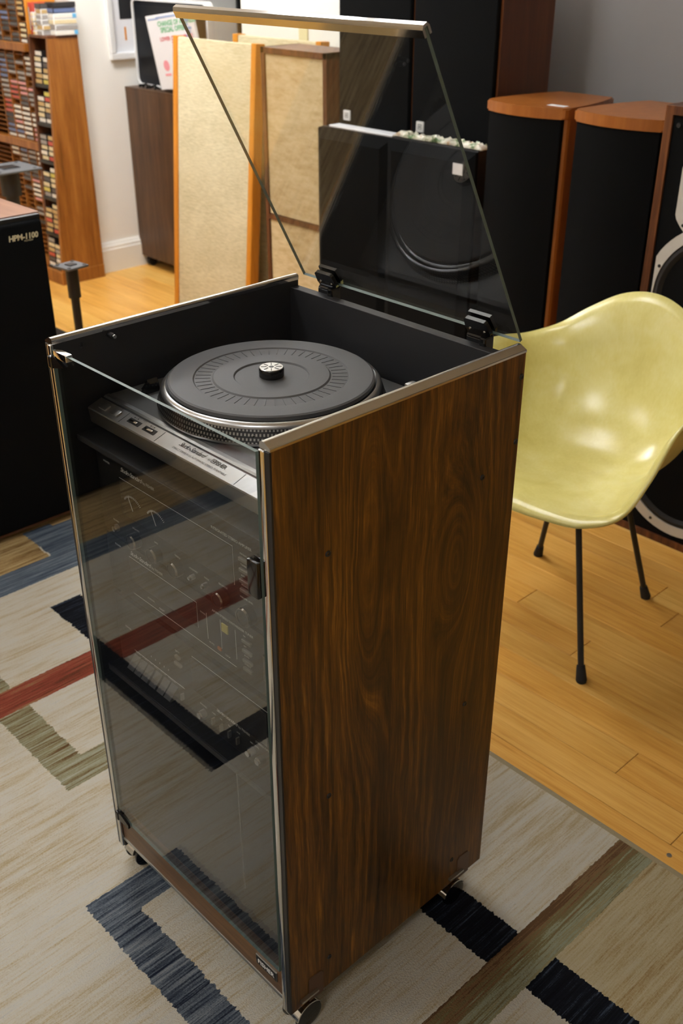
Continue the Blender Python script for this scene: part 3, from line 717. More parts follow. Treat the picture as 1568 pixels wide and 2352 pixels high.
# local: forward = -y, x = to the right when seen from the front (camera side), z up
rim = [(0.0, -.266, .411), (.099, -.263, .415), (.186, -.250, .425), (.255, -.210, .462), (.282, -.153, .544), (.290, -.083, .629), (.299, -.002, .668), (.296, .081, .667), (.270, .157, .662), (.215, .217, .685), (.150, .259, .735), (.078, .285, .778), (0, .294, .793)]
def crv(P, t):   # Catmull-Rom, mirrored at the ends
    n = len(P)-1; f = t*n; i = min(int(f), n-1); u = f-i
    def g(j):
        if j < 0: q = P[-j]; return Vector((-q[0], q[1], q[2]))
        if j > n: q = P[2*n-j]; return Vector((-q[0], q[1], q[2]))
        return Vector(P[j])
    a, b_, c, d = g(i-1), g(i), g(i+1), g(i+2)
    return .5*((2*b_)+(c-a)*u+(2*a-5*b_+4*c-d)*u*u+(3*b_-a-3*c+d)*u**3)
def shell_pt(t, r):
    R = crv(rim, t)
    h = Vector((R.x, R.y, 0)); o = h.normalized(); FLG = .024
    fl = max(0., min(1., (.36-t)/.16)); R = R - o*FLG; R.z += -.004+.020*fl
    c0 = Vector((0, .0, .405))
    # cubic from the seat centre outward, sweeping up to the rim
    up = max(0., R.z-.40)
    front = max(0., 1-t*4.2)
    p1 = Vector((R.x*.45, R.y*.45, .400))
    p2 = Vector((R.x*(.93-.0*front), R.y*(.90 if t < .55 else .86), .408+up*.12+.040*front))
    p3 = R
    u = r
    P = c0*(1-u)**3+p1*3*u*(1-u)**2+p2*3*u*u*(1-u)+p3*u**3
    # lip rolls outward over the last stretch
    if r > .9:
        k_ = (r-.9)/.1
        P += o*(FLG*(k_*k_*(1-fl)+math.sin(k_*math.pi/2)*fl)); P.z += .004*k_-.020*fl*(1-math.cos(k_*math.pi/2))
    return P
def build_shell():
    NT, NR = 96, 36; bm = bmesh.new(); grid = []
    for i in range(2*NT):
        t = i/NT if i <= NT else 2-i/NT; sg = 1 if i <= NT else -1
        col = []
        for j in range(1, NR+1):
            r = (j/NR); P = shell_pt(t, r); col.append(bm.verts.new((P.x*sg, P.y, P.z)))
        grid.append(col)
    c = bm.verts.new((0, 0, .405)); n = len(grid)
    for i in range(n):
        A, B = grid[i], grid[(i+1) % n]
        bm.faces.new([c, A[0], B[0]])
        for j in range(NR-1): bm.faces.new([A[j], A[j+1], B[j+1], B[j]])
    bmesh.ops.remove_doubles(bm, verts=bm.verts, dist=1e-6)
    bmesh.ops.recalc_face_normals(bm, faces=bm.faces)
    me = bpy.data.meshes.new('shell'); bm.to_mesh(me); bm.free(); return me
sh = obj('shell', build_shell(), M['fibreglass'], ch, True, 80)
md = sh.modifiers.new('thickness', 'SOLIDIFY'); md.thickness = .0065; md.offset = 0
Rz = Matrix.Rotation(-cd, 3, 'Z')
for wx, wy, tx_, ty_ in ((.275, 1.109, .085, -.10), (.184, 1.535, .085, .10), (-.150, 1.501, -.085, .10), (-.059, 1.075, -.085, -.10)):
    p = Rz @ Vector((wx-.047, wy-1.315, 0))
    top = Vector((tx_, ty_, .392)); d = (top-p).normalized()
    b = MB(); b.tube([p+d*.012, p+(top-p)*.5, top], .0075, 16); lg = obj('leg', b, M['dark_metal'], ch, True)
    b = MB(); b.tube([p+Vector((0, 0, .0)), p+Vector((0, 0, .004)), p+d*.030, p+d*.040], [.0125, .0135, .0112, .0100], 20); obj('rubber_foot', b, M['rubber'], lg, True)
b = MB()
for a, c in (((-.085, -.10), (.085, .10)), ((.085, -.10), (-.085, .10))): b.tube([a+(.388,), (0, 0, .384), c+(.388,)], .0075, 12)
for x in (-.085, .085):
    for y in (-.10, .10): b.lathe([(0, .384), (.02, .384), (.022, .396), (.018, .402), (0, .402)], 20, (x, y, 0))
obj('base_frame', b, M['dark_metal'], ch, True)

# ------------------------------------------------------------------ loudspeakers along the right wall
FZ = -.010
def lathe_y(b, prof, c, n=48, mi=0, mis=None): b.lathe([(r, c[1]+h) for r, h in prof], n, (c[0], 0, c[2]), axis=1, mi=mi, mis=mis)
# big walnut three way at the frame edge
t = thing('walnut_loudspeaker', 'big dark walnut loudspeaker with exposed drivers in pale grey frames', 'speaker', (.08, 1.98, FZ))
x0, x1, y0, y1, zt = -.128, .300, 1.815, 2.14, 1.185
b = MB()
b.box(x0, x0+.022, y0, y1, FZ, zt, bev=.001); b.box(x1-.022, x1, y0, y1, FZ, zt, bev=.001); b.box(x0+.0215, x1-.0215, y0, y1, zt-.022, zt, bev=.001); b.box(x0+.0215, x1-.0215, y0, y1, FZ, FZ+.022, bev=.001); b.box(x0+.02, x1-.02, y1-.02, y1-.001, FZ+.02, zt-.02)
obj('enclosure', b, M['walnut'], t)
BY = y0+.006
b = MB(); b.box(x0+.02, x1-.02, BY, BY+.02, FZ+.02, zt-.02); obj('baffle', b, M['foam_black'], t)
def driver(t, name, cx, cz, R, flatw, conedepth=.05, sides=0):
    pts = []
    for i in range(64):
        a = 2*math.pi*i/64; x, z = R*math.cos(a), R*math.sin(a)
        x = max(-flatw, min(flatw, x)); z = max(-flatw, min(flatw, z)) if sides else z
        pts.append((cx+x, cz+z))
    b = MB(); n = 64; ri = R*.86 if not sides else R*.70
    inn = [(cx+ri*math.cos(2*math.pi*i/64), cz+ri*math.sin(2*math.pi*i/64)) for i in range(64)]
    y = BY-.006
    P = [(p, y, q) for p, q in pts]+[(p, y, q) for p, q in inn]+[(p, BY+.001, q) for p, q in pts]+[(p, BY+.004, q) for p, q in inn]
    F = []
    for i in range(n):
        j = (i+1) % n; F += [(i, j, n+j, n+i), (2*n+i, 2*n+j, j, i), (n+i, n+j, 3*n+j, 3*n+i)]
    b.poly(P, F); fr = obj(name, b, M['frame_grey'], t)
    b = MB(); lathe_y(b, [(ri+.001, BY+.003), (ri*.985, BY-.004), (ri*.93, BY-.007), (ri*.88, BY-.002), (ri*.86, BY+.001)], (cx, 0, cz)); obj('surround', b, M['rubber'], fr, True)
    b = MB(); lathe_y(b, [(ri*.865, BY), (ri*.55, BY+conedepth*.45), (ri*.26, BY+conedepth)], (cx, 0, cz)); obj('cone', b, M['cone'], fr, True)
    b = MB(); lathe_y(b, [(ri*.28, BY+conedepth), (ri*.2, BY+conedepth*.72), (0, BY+conedepth*.6)], (cx, 0, cz)); obj('dust_cap', b, M['black'], fr, True)
    b = MB()
    for i in range(4 if sides else 8):
        a = math.pi/4+i*math.pi/2 if sides else math.pi/8+i*math.pi/4
        rr = R*.93 if sides else R*.93
        p, q = cx+max(-flatw*.93, min(flatw*.93, rr*math.cos(a))), cz+(max(-flatw*.93, min(flatw*.93, rr*math.sin(a))) if sides else rr*math.sin(a))
        lathe_y(b, [(0, BY-.008), (.004, BY-.008), (.005, BY-.005), (0, BY-.005)], (p, 0, q), 12)
    obj('bolt', b, M['dark_metal'], fr)
driver(t, 'midrange', .050, .985, .125, .108, .03, 1)
driver(t, 'woofer', .086, .715, .205, .180)
driver(t, 'woofer', .086, .235, .205, .180)
b = MB(); lathe_y(b, [(0, BY-.010), (.03, BY-.008), (.05, BY-.003), (.062, BY-.004), (.066, BY+.001)], (.14, 0, 1.09)); obj('tweeter', b, M['alu'], t, True)
b = MB()
for x, z in ((x0+.040, zt-.045), (x1-.040, zt-.045)): lathe_y(b, [(0, BY-.004), (.006, BY-.004), (.007, BY+.001)], (x, 0, z), 12)
obj('grille_socket', b, M['dark_metal'], t)
# cherry floorstanders
def cherry(xl, xr, y, ztop, label):
    cx = (xl+xr)/2; t = thing('cherry_loudspeaker', label, 'speaker', (cx, y+.16, FZ), group='cherry floorstanding pair')
    hw = (xr-xl)/2
    def outline(hw, bow, dep, ins=0):
        pts = []
        for i in range(13):
            u = -1+2*i/12; pts.append((cx+u*(hw-.012), y+ins-bow*(1-u*u)))
        pts += [(cx+hw-.004, y+ins+.004), (cx+hw, y+ins+.014)]
        for i in range(7):
            u = i/6; pts.append((cx+hw-u*u*.05, y+.03+u*(dep-.03)))
        pts += [(2*cx-p, q) for p, q in reversed(pts[13:])]
        return pts
    b = MB(); b.prism(outline(hw, .0, .30, .018), FZ+.03, ztop-.028, axis=2); obj('enclosure', b, M['cherry'], t)
    b = MB(); o = outline(hw+.003, .030, .31); b.prism(o, ztop-.030, ztop, axis=2)
    bmesh.ops.bevel(b.bm, geom=[e for e in b.bm.edges if abs(e.verts[0].co.z-e.verts[1].co.z) < 1e-6], offset=.004, segments=2, affect='EDGES')
    tp = obj('top_cap', b, M['cherry'], t)
    g = [(cx+(-1+2*i/12)*(hw-.012), y+.002-.028*(1-(-1+2*i/12)**2)) for i in range(13)]+[(cx+hw-.012, y+.02), (cx-hw+.012, y+.02)]
    b = MB(); b.prism(g, FZ+.06, ztop-.0305, axis=2); obj('grille', b, M['cloth_black'], t, True, 30)
    b = MB(); b.prism(outline(hw+.002, .018, .30), FZ, FZ+.035, axis=2); obj('plinth', b, M['black'], t)
    return t
c1 = cherry(-.775, -.492, 1.905, 1.130, 'cherry floorstanding loudspeaker with a white sticker on its top')
c2 = cherry(-.452, -.168, 1.890, 1.135, 'cherry floorstanding loudspeaker standing between its twin and the walnut loudspeaker')
b = MB(); b.box(-.575, -.515, 1.93, 1.955, 1.1298, 1.1306, M=None); obj('sticker', b, M['white'], c1)
# low black pair with stepped fronts
def lowblack(xl, xr, y, ztop, label):
    t = thing('black_loudspeaker', label, 'speaker', ((xl+xr)/2, y+.15, FZ), group='low black loudspeaker pair')
    b = MB(); b.box(xl+.004, xr-.004, y+.032, y+.083, FZ, ztop, bev=.003); obj('enclosure', b, M['black'], t)
    b = MB(); b.box(xl+.002, xr-.002, y+.018, y+.033, FZ+.004, ztop-.002, bev=.004); obj('frame', b, M['foam_black'], t)
    pr0 = [(xl+.002, ztop-.006), (xr-.002, ztop-.006), (xr-.002, FZ+.02), (xl+.002, FZ+.02)]
    pr1 = [(xl+.034, ztop-.036), (xr-.034, ztop-.036), (xr-.034, FZ+.06), (xl+.034, FZ+.06)]
    b = MB(); P = [(p, y+.018, q) for p, q in pr0]+[(p, y, q) for p, q in pr1]
    b.poly(P, [(0, 1, 5, 4), (1, 2, 6, 5), (2, 3, 7, 6), (3, 0, 4, 7), (4, 5, 6, 7), (3, 2, 1, 0)]); obj('grille', b, M['foam_black'], t)
    return t
s1 = lowblack(-1.545, -1.188, 1.905, .968, 'low black loudspeaker beside the linen-fronted walnut loudspeaker')
s2 = lowblack(-1.180, -.800, 1.885, .975, 'low black loudspeaker with a white label, beside the cherry loudspeaker')
b = MB(); b.box(-.876, -.836, 1.8835, 1.8852, .903, .937, M=None); obj('price_label', b, M['white'], s2)
b = MB(); b.box(-1.50, -1.19, 1.935, 1.985, .968, .976, bev=.002, seg=1, M=None); one('paper_stack', b, M['white'], 'thin stack of white papers on the low black loudspeaker', 'papers')
def crumpled(name, x0, x1, y0, y1, z, label, cat, mat):
    b = MB(); nx, ny = 34, 7; g = []
    for i in range(nx):
        row = []
        for j in range(ny):
            e = 0 if i in (0, nx-1) or j in (0, ny-1) else 1
            row.append(b.bm.verts.new((x0+(x1-x0)*i/(nx-1)+random.uniform(-.004, .004), y0+(y1-y0)*j/(ny-1)+random.uniform(-.003, .003), z+.003+e*random.uniform(.004, .018))))
        g.append(row)
    for i in range(nx-1):
        for j in range(ny-1): b.bm.faces.new([g[i][j], g[i+1][j], g[i+1][j+1], g[i][j+1]])
    bb = one(name, b, mat, label, cat, smooth=True)
    m = bb.modifiers.new('thickness', 'SOLIDIFY'); m.thickness = .002
crumpled('crumpled_wrapper', -1.175, -.80, 1.925, 1.968, .975, 'crumpled leaf-patterned wrapping paper on the labelled low black loudspeaker', 'paper', M['leaf_paper'])
# tall black pair behind
def tall(xl, xr, y, ztop, bx, label):
    t = thing('tower_loudspeaker', label, 'speaker', ((xl+xr)/2, y+.14, FZ), group='tall black tower pair')
    b = MB(); b.box(xl, xr, y+.012, y+.268, FZ, ztop, bev=.002); obj('enclosure', b, M['mahogany'], t)
    b = MB(); b.box(xl+.006, xr-.006, y-.008, y+.0125, FZ+.01, ztop-.006, bev=.006); g = obj('grille', b, M['cloth_black'], t, True)
    b = MB(); b.box(bx-.017, bx+.017, y-.012, y-.0075, .987, 1.021, bev=.004); bd = obj('badge', b, M['white_gloss'], t, True)
    b = MB(); 
    for (a0, a1, c0, c1) in ((-.008, .008, -.008, -.006), (-.008, .008, .006, .008), (-.008, -.006, -.006, .006), (.006, .008, -.006, .006), (-.003, .003, -.003, .003)): b.box(bx+a0, bx+a1, y-.0125, y-.0118, 1.004+c0, 1.004+c1)
    obj('badge_mark', b, M['grey_metal'], bd)
tall(-1.519, -1.176, 2.005, 1.62, -1.471, 'tall black tower loudspeaker beside the linen-fronted walnut loudspeaker')
tall(-1.170, -.825, 2.005, 1.62, -1.122, 'tall black tower loudspeaker with reddish side, behind the cherry loudspeaker')
# walnut speaker with stained linen grilles
t = thing('linen_loudspeaker', 'walnut loudspeaker with two stained linen grilles behind the glass lid', 'speaker', (-1.76, 2.12, FZ))
x0, x1, y0, y1, zt = -1.945, -1.582, 2.0, 2.19, 1.195
b = MB()
b.box(x0, x0+.020, y0, y1, FZ, zt, bev=.001); b.box(x1-.020, x1, y0, y1, FZ, zt, bev=.001)
b.box(x0+.0195, x1-.0195, y0+.001, y1, .566, .586); b.box(x0+.0195, x1-.0195, y0, y1, FZ, FZ+.03); b.box(x0+.0195, x1-.0195, y1-.02, y1, FZ+.02, zt-.021)
obj('enclosure', b, M['walnut'], t)
b = MB(); b.box(x0, x1, y0, y1, zt-.021, zt, bev=.001); obj('top_panel', b, M['walnut'], t)
for z0, z1 in ((.588, zt-.022), (FZ+.032, .564)):
    b = MB(); b.box(x0+.021, x1-.021, y0+.006, y0+.03, z0, z1, bev=.003); obj('grille', b, M['tan_cloth2'], t)
# tall tan panels leaning back
def panel(xl, xr, yb, tilt, H, label):
    w_ = xr-xl; t = thing('panel_loudspeaker', label, 'speaker', ((xl+xr)/2, yb, FZ), group='tan panel loudspeaker pair', local=True)
    Mx = Matrix.Rotation(-tilt, 4, 'X')
    hw = w_/2
    for sg in (-1, 1):
        b = MB(); a, c = sorted((sg*hw, sg*(hw-.032))); b.box(a, c, 0, .048, 0, H, bev=.004, M=Mx); obj('side_rail', b, M['oak'], t, True)
    b = MB(); b.box(-hw+.0315, hw-.0315, .004, .040, .02, H-.004, bev=.006, M=Mx); obj('grille', b, M['tan_cloth'], t, True)
    b = MB()
    for x in (-hw+.06, hw-.06): b.box(x-.02, x+.02, -.04, .20, 0, .012, bev=.002); b.tube([(x, .16, .006), (x, .052+.30*math.sin(tilt), .30)], .007, 10)
    obj('foot', b, M['dark_metal'], t)
panel(-2.757, -2.186, 2.073, math.radians(5.0), 1.195, 'tall tan panel loudspeaker with oak rails, in front of its twin')
panel(-2.50, -1.962+.05-.03, 2.262, math.radians(2.0), 1.205, 'tall tan panel loudspeaker with oak rails, behind its twin')
b = MB(); b.box(-2.29, -2.235, 2.494, 2.501, 1.135, 1.255, bev=.002)
ol = thing('wall_plate', 'ivory blank wall plate on the white wall', 'wall plate', (-2.265, 2.5, 1.19)); obj('plate', b, M['ivory'], ol)
b = MB(); lathe_y(b, [(0, 2.4925), (.003, 2.4925), (.0035, 2.495)], (-2.2625, 0, 1.225), 12); obj('screw', b, M['steel'], ol)

# ------------------------------------------------------------------ left: loudspeaker, stands
t = thing('black_grille_loudspeaker', 'large black-fronted loudspeaker with pale walnut top, standing on the rug', 'speaker', (-1.42, .46, 0))
b = MB(); b.box(-1.60, -1.285, .27, .676, 0, .905, bev=.002); obj('enclosure', b, M['hpm_top'], t)
b = MB(); b.box(-1.60, -1.283, .2695, .6765, .9045, .9115, bev=.001); obj('top_panel', b, M['hpm_top'], t)
b = MB(); b.box(-1.2855, -1.2555, .278, .668, .022, .897, bev=.010, seg=3); g = obj('grille', b, M['cloth_black'], t, True)
b = MB(); b.box(-1.2855, -1.268, .274, .672, .890, .909, bev=.006, seg=2); obj('grille_cap', b, M['black'], t, True)
FX = Matrix.Rotation(math.pi/2, 4, 'Z') @ Matrix.Rotation(math.pi/2, 4, 'X')      # text facing +x
letters('lettering', [('HPM-1100', .0205, T(-1.2551, .566, .853) @ FX, dict(bold=.0008, spacing=.95, shear=.1)), ('PIONEER', .006, T(-1.2551, .610, .8465) @ FX, dict(spacing=1.1))], M['print_cream'], g)
for y0, y1, lb in ((-1.10, -.66, 'black-fronted loudspeaker reflected in the glass door, nearer the cabinet'), (-1.58, -1.13, 'black-fronted loudspeaker reflected in the glass door, farther from the cabinet')):
    t = thing('black_grille_loudspeaker', lb, 'speaker', (-1.50, (y0+y1)/2, 0))
    b = MB(); b.box(-1.70, -1.366, y0, y1, 0, .905, bev=.002); obj('enclosure', b, M['hpm_top'], t)
    b = MB(); b.box(-1.3665, -1.338, y0+.008, y1-.008, .012, .897, bev=.010, seg=3); obj('grille', b, M['cloth_black'], t, True)
    b = MB(); b.box(-1.70, -1.364, y0, y1, .9045, .9115, bev=.001); obj('top_panel', b, M['hpm_top'], t)
def stand(x, y, H, pw, ph, post, label, rz=0):
    t = thing('speaker_stand', label, 'stand', (x, y, FZ), rz, local=True)
    b = MB(); b.box(-pw/2, pw/2, -ph/2, ph/2, H-.008, H, bev=.002)
    pt_ = obj('top_plate', b, M['grey_metal'], t)
    b = MB(); b.tube([(0, 0, .01), (0, 0, H-.10), ], post*.68, 20); b.tube([(0, 0, H-.11), (0, 0, H-.007)], post, 20); obj('post', b, M['dark_metal'], t, True)
    b = MB(); b.box(-.13, .13, -.15, .15, 0, .016, bev=.003); obj('base', b, M['dark_metal'], t)
    b = MB()
    for sx in (-1, 1):
        for sy in (-1, 1): b.lathe([(0, H+.002), (.006, H+.002), (.007, H), (0, H-.001)], 12, (sx*pw*.38, sy*ph*.38, 0))
    b.box(-pw*.18, pw*.18, -ph*.18, ph*.18, H-.001, H+.003, bev=.001); obj('spike_pad', b, M['black'], pt_)
    return t
stand(-1.775, 1.018, .61, .082, .082, .021, 'small black speaker stand with a slotted top plate, beside the cabinet', math.radians(8))
stand(-2.77, 1.335, .745, .20, .20, .040, 'black speaker stand with a wide grey top plate, behind the large loudspeaker')

# ------------------------------------------------------------------ cassette racks
XR = -3.437
t = thing('narrow_cassette_rack', 'narrow stained wooden cassette rack with sloping front, by the white wall', 'rack', (-3.52, 2.0, FZ))
def side_prof(): return [(1.866, FZ), (2.110, FZ), (2.110, 1.138), (1.950, 1.138)]
b = MB(); b.prism(side_prof(), XR-.018, XR, axis=0); obj('side_panel', b, M['rack_wood'], t)
b = MB(); b.prism([(1.890, FZ), (2.110, FZ), (2.110, 1.138), (1.945, 1.138)], -3.612, -3.598, axis=0); obj('side_panel', b, M['walnut'], t)
b = MB(); b.box(-3.598, XR-.018, 2.098, 2.110, FZ, 1.138); obj('back_board', b, M['rack_wood'], t)
b = MB(); b.box(-3.612, XR, 1.950, 2.110, 1.138, 1.150, bev=.001); obj('top_board', b, M['walnut'], t)
b = MB(); b.box(-3.612, XR+.006, 1.860, 2.110, FZ, .055, bev=.004); obj('base_board', b, M['rack_wood'], t)
SH = [.062, .235, .410, .585, .760, .935]
def fy(z): return 1.866+(1.950-1.866)*(z-FZ)/(1.138-FZ)
for z in SH:
    b = MB(); b.box(-3.598, XR-.018, fy(z)+.006, 2.098, z-.014, z, bev=.001); obj('shelf', b, M['black'], t)
t = thing('wide_cassette_rack', 'wide wooden cassette rack of small slots beside the narrow rack', 'rack', (-3.9, 2.02, FZ))
XL = -4.30
b = MB(); b.box(-3.628, -3.613, 1.955, 2.112, FZ, 1.62, bev=.001); obj('side_panel', b, M['oak'], t)
b = MB(); b.box(XL, XL+.018, 1.935, 2.112, FZ, 1.62, bev=.001); obj('side_panel', b, M['oak'], t)
b = MB(); b.box(XL+.018, -3.628, 2.095, 2.112, FZ, 1.62); obj('back_board', b, M['rack_wood'], t)
for z0, z1 in ((.03, .07), (.618, .655), (1.072, 1.108), (1.585, 1.62)):
    b = MB(); b.box(XL+.018, -3.628, 1.928, 2.095, z0, z1, bev=.003); obj('cross_rail', b, M['rack_wood'], t)
CX = [-3.664, -3.745, -3.833, -3.921, -4.009]; CWD = [.058, .082, .082, .082, .082]
for x in (-3.7005, -3.789, -3.877, -3.965):
    for z0, z1 in ((.07, .618), (.655, 1.072), (1.108, 1.585)):
        b = MB(); b.box(x-.002, x+.002, 1.950, 2.095, z0, z1); obj('divider', b, M['rack_wood'], t)
for z0, z1 in ((.07, .618), (.655, 1.072), (1.108, 1.585)):
    n = int((z1-z0-.004)/.0235)
    for i in range(1, n+1):
        z = z0+.0235*i
        if z < z1-.004: 
            b = MB(); b.box(XL+.02, -3.630, 1.958, 2.09, z-.0036, z-.0004); obj('slat', b, M['rack_wood'], t)
# cassettes
TAPE = {'cream': (214, 200, 160), 'white': (226, 222, 212), 'grey': (150, 146, 142), 'black': (44, 42, 44), 'rose': (206, 142, 140), 'red': (186, 72, 54), 'blue': (96, 112, 152), 'yellow': (198, 186, 84), 'tan': (190, 160, 106), 'charcoal': (78, 74, 74), 'sky': (96, 168, 210)}
for k_, c in TAPE.items(): M['tape_'+k_] = flat('tape_card_'+k_, c, .45, var=.12, scale=90)
M['tape_case'] = flat('tape_case_smoke', (52, 48, 48), .2)
tmesh = {}
def tape_mesh(key, wd, h):
    kk = (key, round(wd, 3), round(h, 4))
    if kk not in tmesh:
        b = MB(); b.box(-wd/2, wd/2, 0, .066, 0, h, bev=.0012, seg=1); b.box(-wd/2+.0025, wd/2-.0025, -.0006, .001, .0028, h-.0028, mi=1)
        bm = b.bm; bmesh.ops.recalc_face_normals(bm, faces=bm.faces); me = bpy.data.meshes.new('cassette'); bm.to_mesh(me); bm.free()
        me.materials.append(M['tape_case']); me.materials.append(M['tape_'+key]); tmesh[kk] = me
    return tmesh[kk]
ntape = 0
ORD = ['lowest', 'second', 'third', 'fourth', 'fifth', 'topmost']
def tape(key, x, y, z, wd, h, where, rz=0, ry=0):
    global ntape
    o = bpy.data.objects.new('cassette', tape_mesh(key, wd, h)); COL.objects.link(o); o.location = (x, y, z); o.rotation_euler = (0, ry, rz)
    tag(o, '%s-spined cassette %s' % (key, where), 'cassette', '%s cassettes %s' % (key, where)); ntape += 1
rnd = random.Random(3)
pal = ['white', 'grey', 'charcoal', 'rose', 'white', 'grey', 'cream', 'charcoal', 'blue', 'rose', 'grey', 'black', 'white', 'charcoal', 'grey', 'red']
pal_hi = ['black', 'charcoal', 'black', 'charcoal', 'black', 'grey', 'black', 'blue', 'charcoal', 'charcoal']
for ci, x in enumerate(CX[:4]):
    run = 0; key = 'grey'
    for z0, z1 in ((.07, .618), (.655, 1.072), (1.108, 1.33)):
        n = int((z1-z0-.004)/.0235)
        for i in range(n):
            z = z0+.0235*i+.0006
            if ci == 3 and z < .55: continue
            if z < .20: continue
            if rnd.random() < (.45 if z < .42 else .10): run = 0; continue
            if run <= 0:
                key = rnd.choice(pal_hi if z0 > 1.1 else pal); run = rnd.randint(1, 4)
                if ci == 0: key = rnd.choice(['cream', 'tan', 'white', 'grey', 'rose'] if z0 < 1.1 else ['tan', 'cream'])
            run -= 1
            tape(key, x, 1.950+rnd.uniform(0, .006), z, CWD[ci], .0175, 'in the wide rack, %s, %s' % ('lower bay' if z0 < .1 else 'middle bay' if z0 < 1 else 'top bay', ['slim column by the narrow rack', 'second column from the narrow rack', 'third column from the narrow rack', 'fourth column from the narrow rack'][ci]))
pal2 = ['cream', 'tan', 'cream', 'yellow', 'charcoal', 'red', 'cream', 'white', 'tan', 'grey']
for si, z0 in enumerate(SH):
    for ci, x in enumerate((-3.562, -3.492)):
        z = z0; n = rnd.randint(5, 6)
        for i in range(n):
            h = .0245
            if z+h > z0+.158: break
            key = rnd.choice(pal2); 
            tape(key, x+rnd.uniform(-.002, .002), fy(z)+.012+rnd.uniform(0, .006), z, .063, h-.001, 'on the %s shelf of the narrow rack, %s' % (ORD[si], ['beside the wide rack', 'beside the side panel'][ci]))
            z += h
# pile on top of the narrow rack
zt_ = 1.150
b = MB(); b.box(-3.606, -3.594, 1.962, 2.06, zt_, zt_+.135, bev=.001, seg=1); b.box(-3.6062, -3.5938, 1.9615, 1.9625, zt_+.02, zt_+.115, mi=1); one('red_book', b, [M['tape_red'], M['tape_grey']], 'thin red-spined book standing upright on the narrow rack', 'book')
b = MB(); b.box(-3.590, -3.583, 1.968, 2.07, zt_, zt_+.130, bev=.001, seg=1, mi=1); b.box(-3.590, -3.530, 1.985, 1.995, zt_, zt_+.132, mi=0); b.box(-3.583, -3.536, 1.9842, 1.9852, zt_+.008, zt_+.122, mi=2); one('red_bordered_box', b, [M['tape_red'], M['tape_red'], M['white']], 'white box set with red border, upright on the narrow rack', 'box')
def pile(x, y, keys, w_, d_, h, label, rz=0):
    z = zt_
    for i, kx in enumerate(keys):
        b = MB(); b.box(-w_/2, w_/2, -d_/2, d_/2, 0, h-.001, bev=.0015, seg=1); b.box(w_/2-.0005, w_/2+.0008, -d_/2+.004, d_/2-.004, .003, h-.004, mi=1); b.box(-w_/2+.003, w_/2-.003, -d_/2-.0008, -d_/2+.0005, .003, h-.004, mi=1)
        if kx == 'white': b.box(w_/2-.0004, w_/2+.0012, d_/2-.022, d_/2-.002, .002, h-.003, mi=2)
        o = one('boxed_tape', b, [M['tape_case'] if kx in ('charcoal', 'black', 'blue') else M['white_gloss'], M['tape_'+kx], M['tape_sky']], label(kx), 'cassette', group=label(kx)+' pile')
        o.location = (x+rnd.uniform(-.003, .003), y+rnd.uniform(-.004, .004), z); o.rotation_euler = (0, 0, rz+rnd.uniform(-.04, .04)); z += h
pile(-3.545, 1.962, ['tan', 'cream', 'tan', 'cream', 'cream'], .028, .03, .0195, lambda k_: '%s tape box in the short front pile on the narrow rack' % k_)
pile(-3.500, 1.975, ['grey', 'tan', 'grey', 'grey', 'tan', 'charcoal'], .050, .045, .0225, lambda k_: '%s tape box in the middle pile on the narrow rack' % k_)
pile(-3.462, 2.050, ['white', 'grey', 'cream', 'white', 'blue', 'black'], .070, .12, .0235, lambda k_: '%s tape box in the shrink-wrapped pile beside the wall' % k_)

# ------------------------------------------------------------------ brown cabinet, screen, sign, picture
t = thing('brown_cabinet', 'dark brown laminate cabinet on casters against the white wall', 'cabinet', (-3.27, 2.6, FZ))
x0, x1, y0, y1 = -3.492, -3.045, 2.378, 2.80
b = MB(); b.box(x0, x1-.012, y0, y0+.018, .045, .893, bev=.001); b.box(x0, x1-.012, y1-.018, y1, .045, .893, bev=.001); b.box(x0, x1-.02, y0+.018, y1-.018, .045, .065); b.box(x0, x0+.01, y0+.018, y1-.018, .065, .87); obj('carcass', b, M['darkwood'], t)
b = MB(); b.box(x0, x1, y0-.001, y1+.001, .876, .895, bev=.001); obj('top_board', b, M['darkwood'], t)
b = MB(); b.box(x1-.0125, x1-.001, y0, y1, .045, .877, bev=.001); obj('front_door', b, M['black'], t)
for x in (x0+.05, x1-.05):
    for y in (y0+.035, y1-.05):
        b = MB(); b.tube([(x-.012, y, .018), (x+.012, y, .018)], .027, 20); c_ = obj('caster', b, M['rubber'], t, True)
        b = MB(); b.box(x-.02, x+.02, y-.02, y+.02, .040, .0455); obj('caster_mount', b, M['dark_metal'], c_)
# white-rimmed black screen facing the room
t = thing('display_screen', 'black screen with rounded white rim on the brown cabinet', 'screen', (-3.18, 2.47, .895))
def rrect(x0, x1, z0, z1, r, n=6):
    P = []
    for cx, cz, a0 in ((x1-r, z0+r, -90), (x1-r, z1-r, 0), (x0+r, z1-r, 90), (x0+r, z0+r, 180)):
        for i in range(n+1):
            a = math.radians(a0+90*i/n); P.append((cx+r*math.cos(a), cz+r*math.sin(a)))
    return P
sx0, sx1 = -3.468, -2.852
o_ = rrect(sx0, sx1, .899, 1.296, .035); i_ = rrect(sx0+.012, sx1-.012, .911, 1.284, .026); n = len(o_)
b = MB(); P = [(p, 2.440, q) for p, q in o_]+[(p, 2.440, q) for p, q in i_]+[(p, 2.480, q) for p, q in o_]+[(p, 2.448, q) for p, q in i_]
F = []
for i in range(n): j = (i+1) % n; F += [(i, j, n+j, n+i), (2*n+i, 2*n+j, j, i), (n+i, n+j, 3*n+j, 3*n+i)]
F.append(tuple(range(2*n, 3*n))); b.poly(P, F); obj('rim', b, M['white_gloss'], t)
b = MB(); b.prism(i_, 2.4465, 2.474, axis=1); obj('panel', b, M['screen_bezel'], t)
b = MB(); b.box(sx0+.04, sx1-.04, 2.4455, 2.4468, .95, 1.262); obj('glass', b, M['lens_dark'], t)
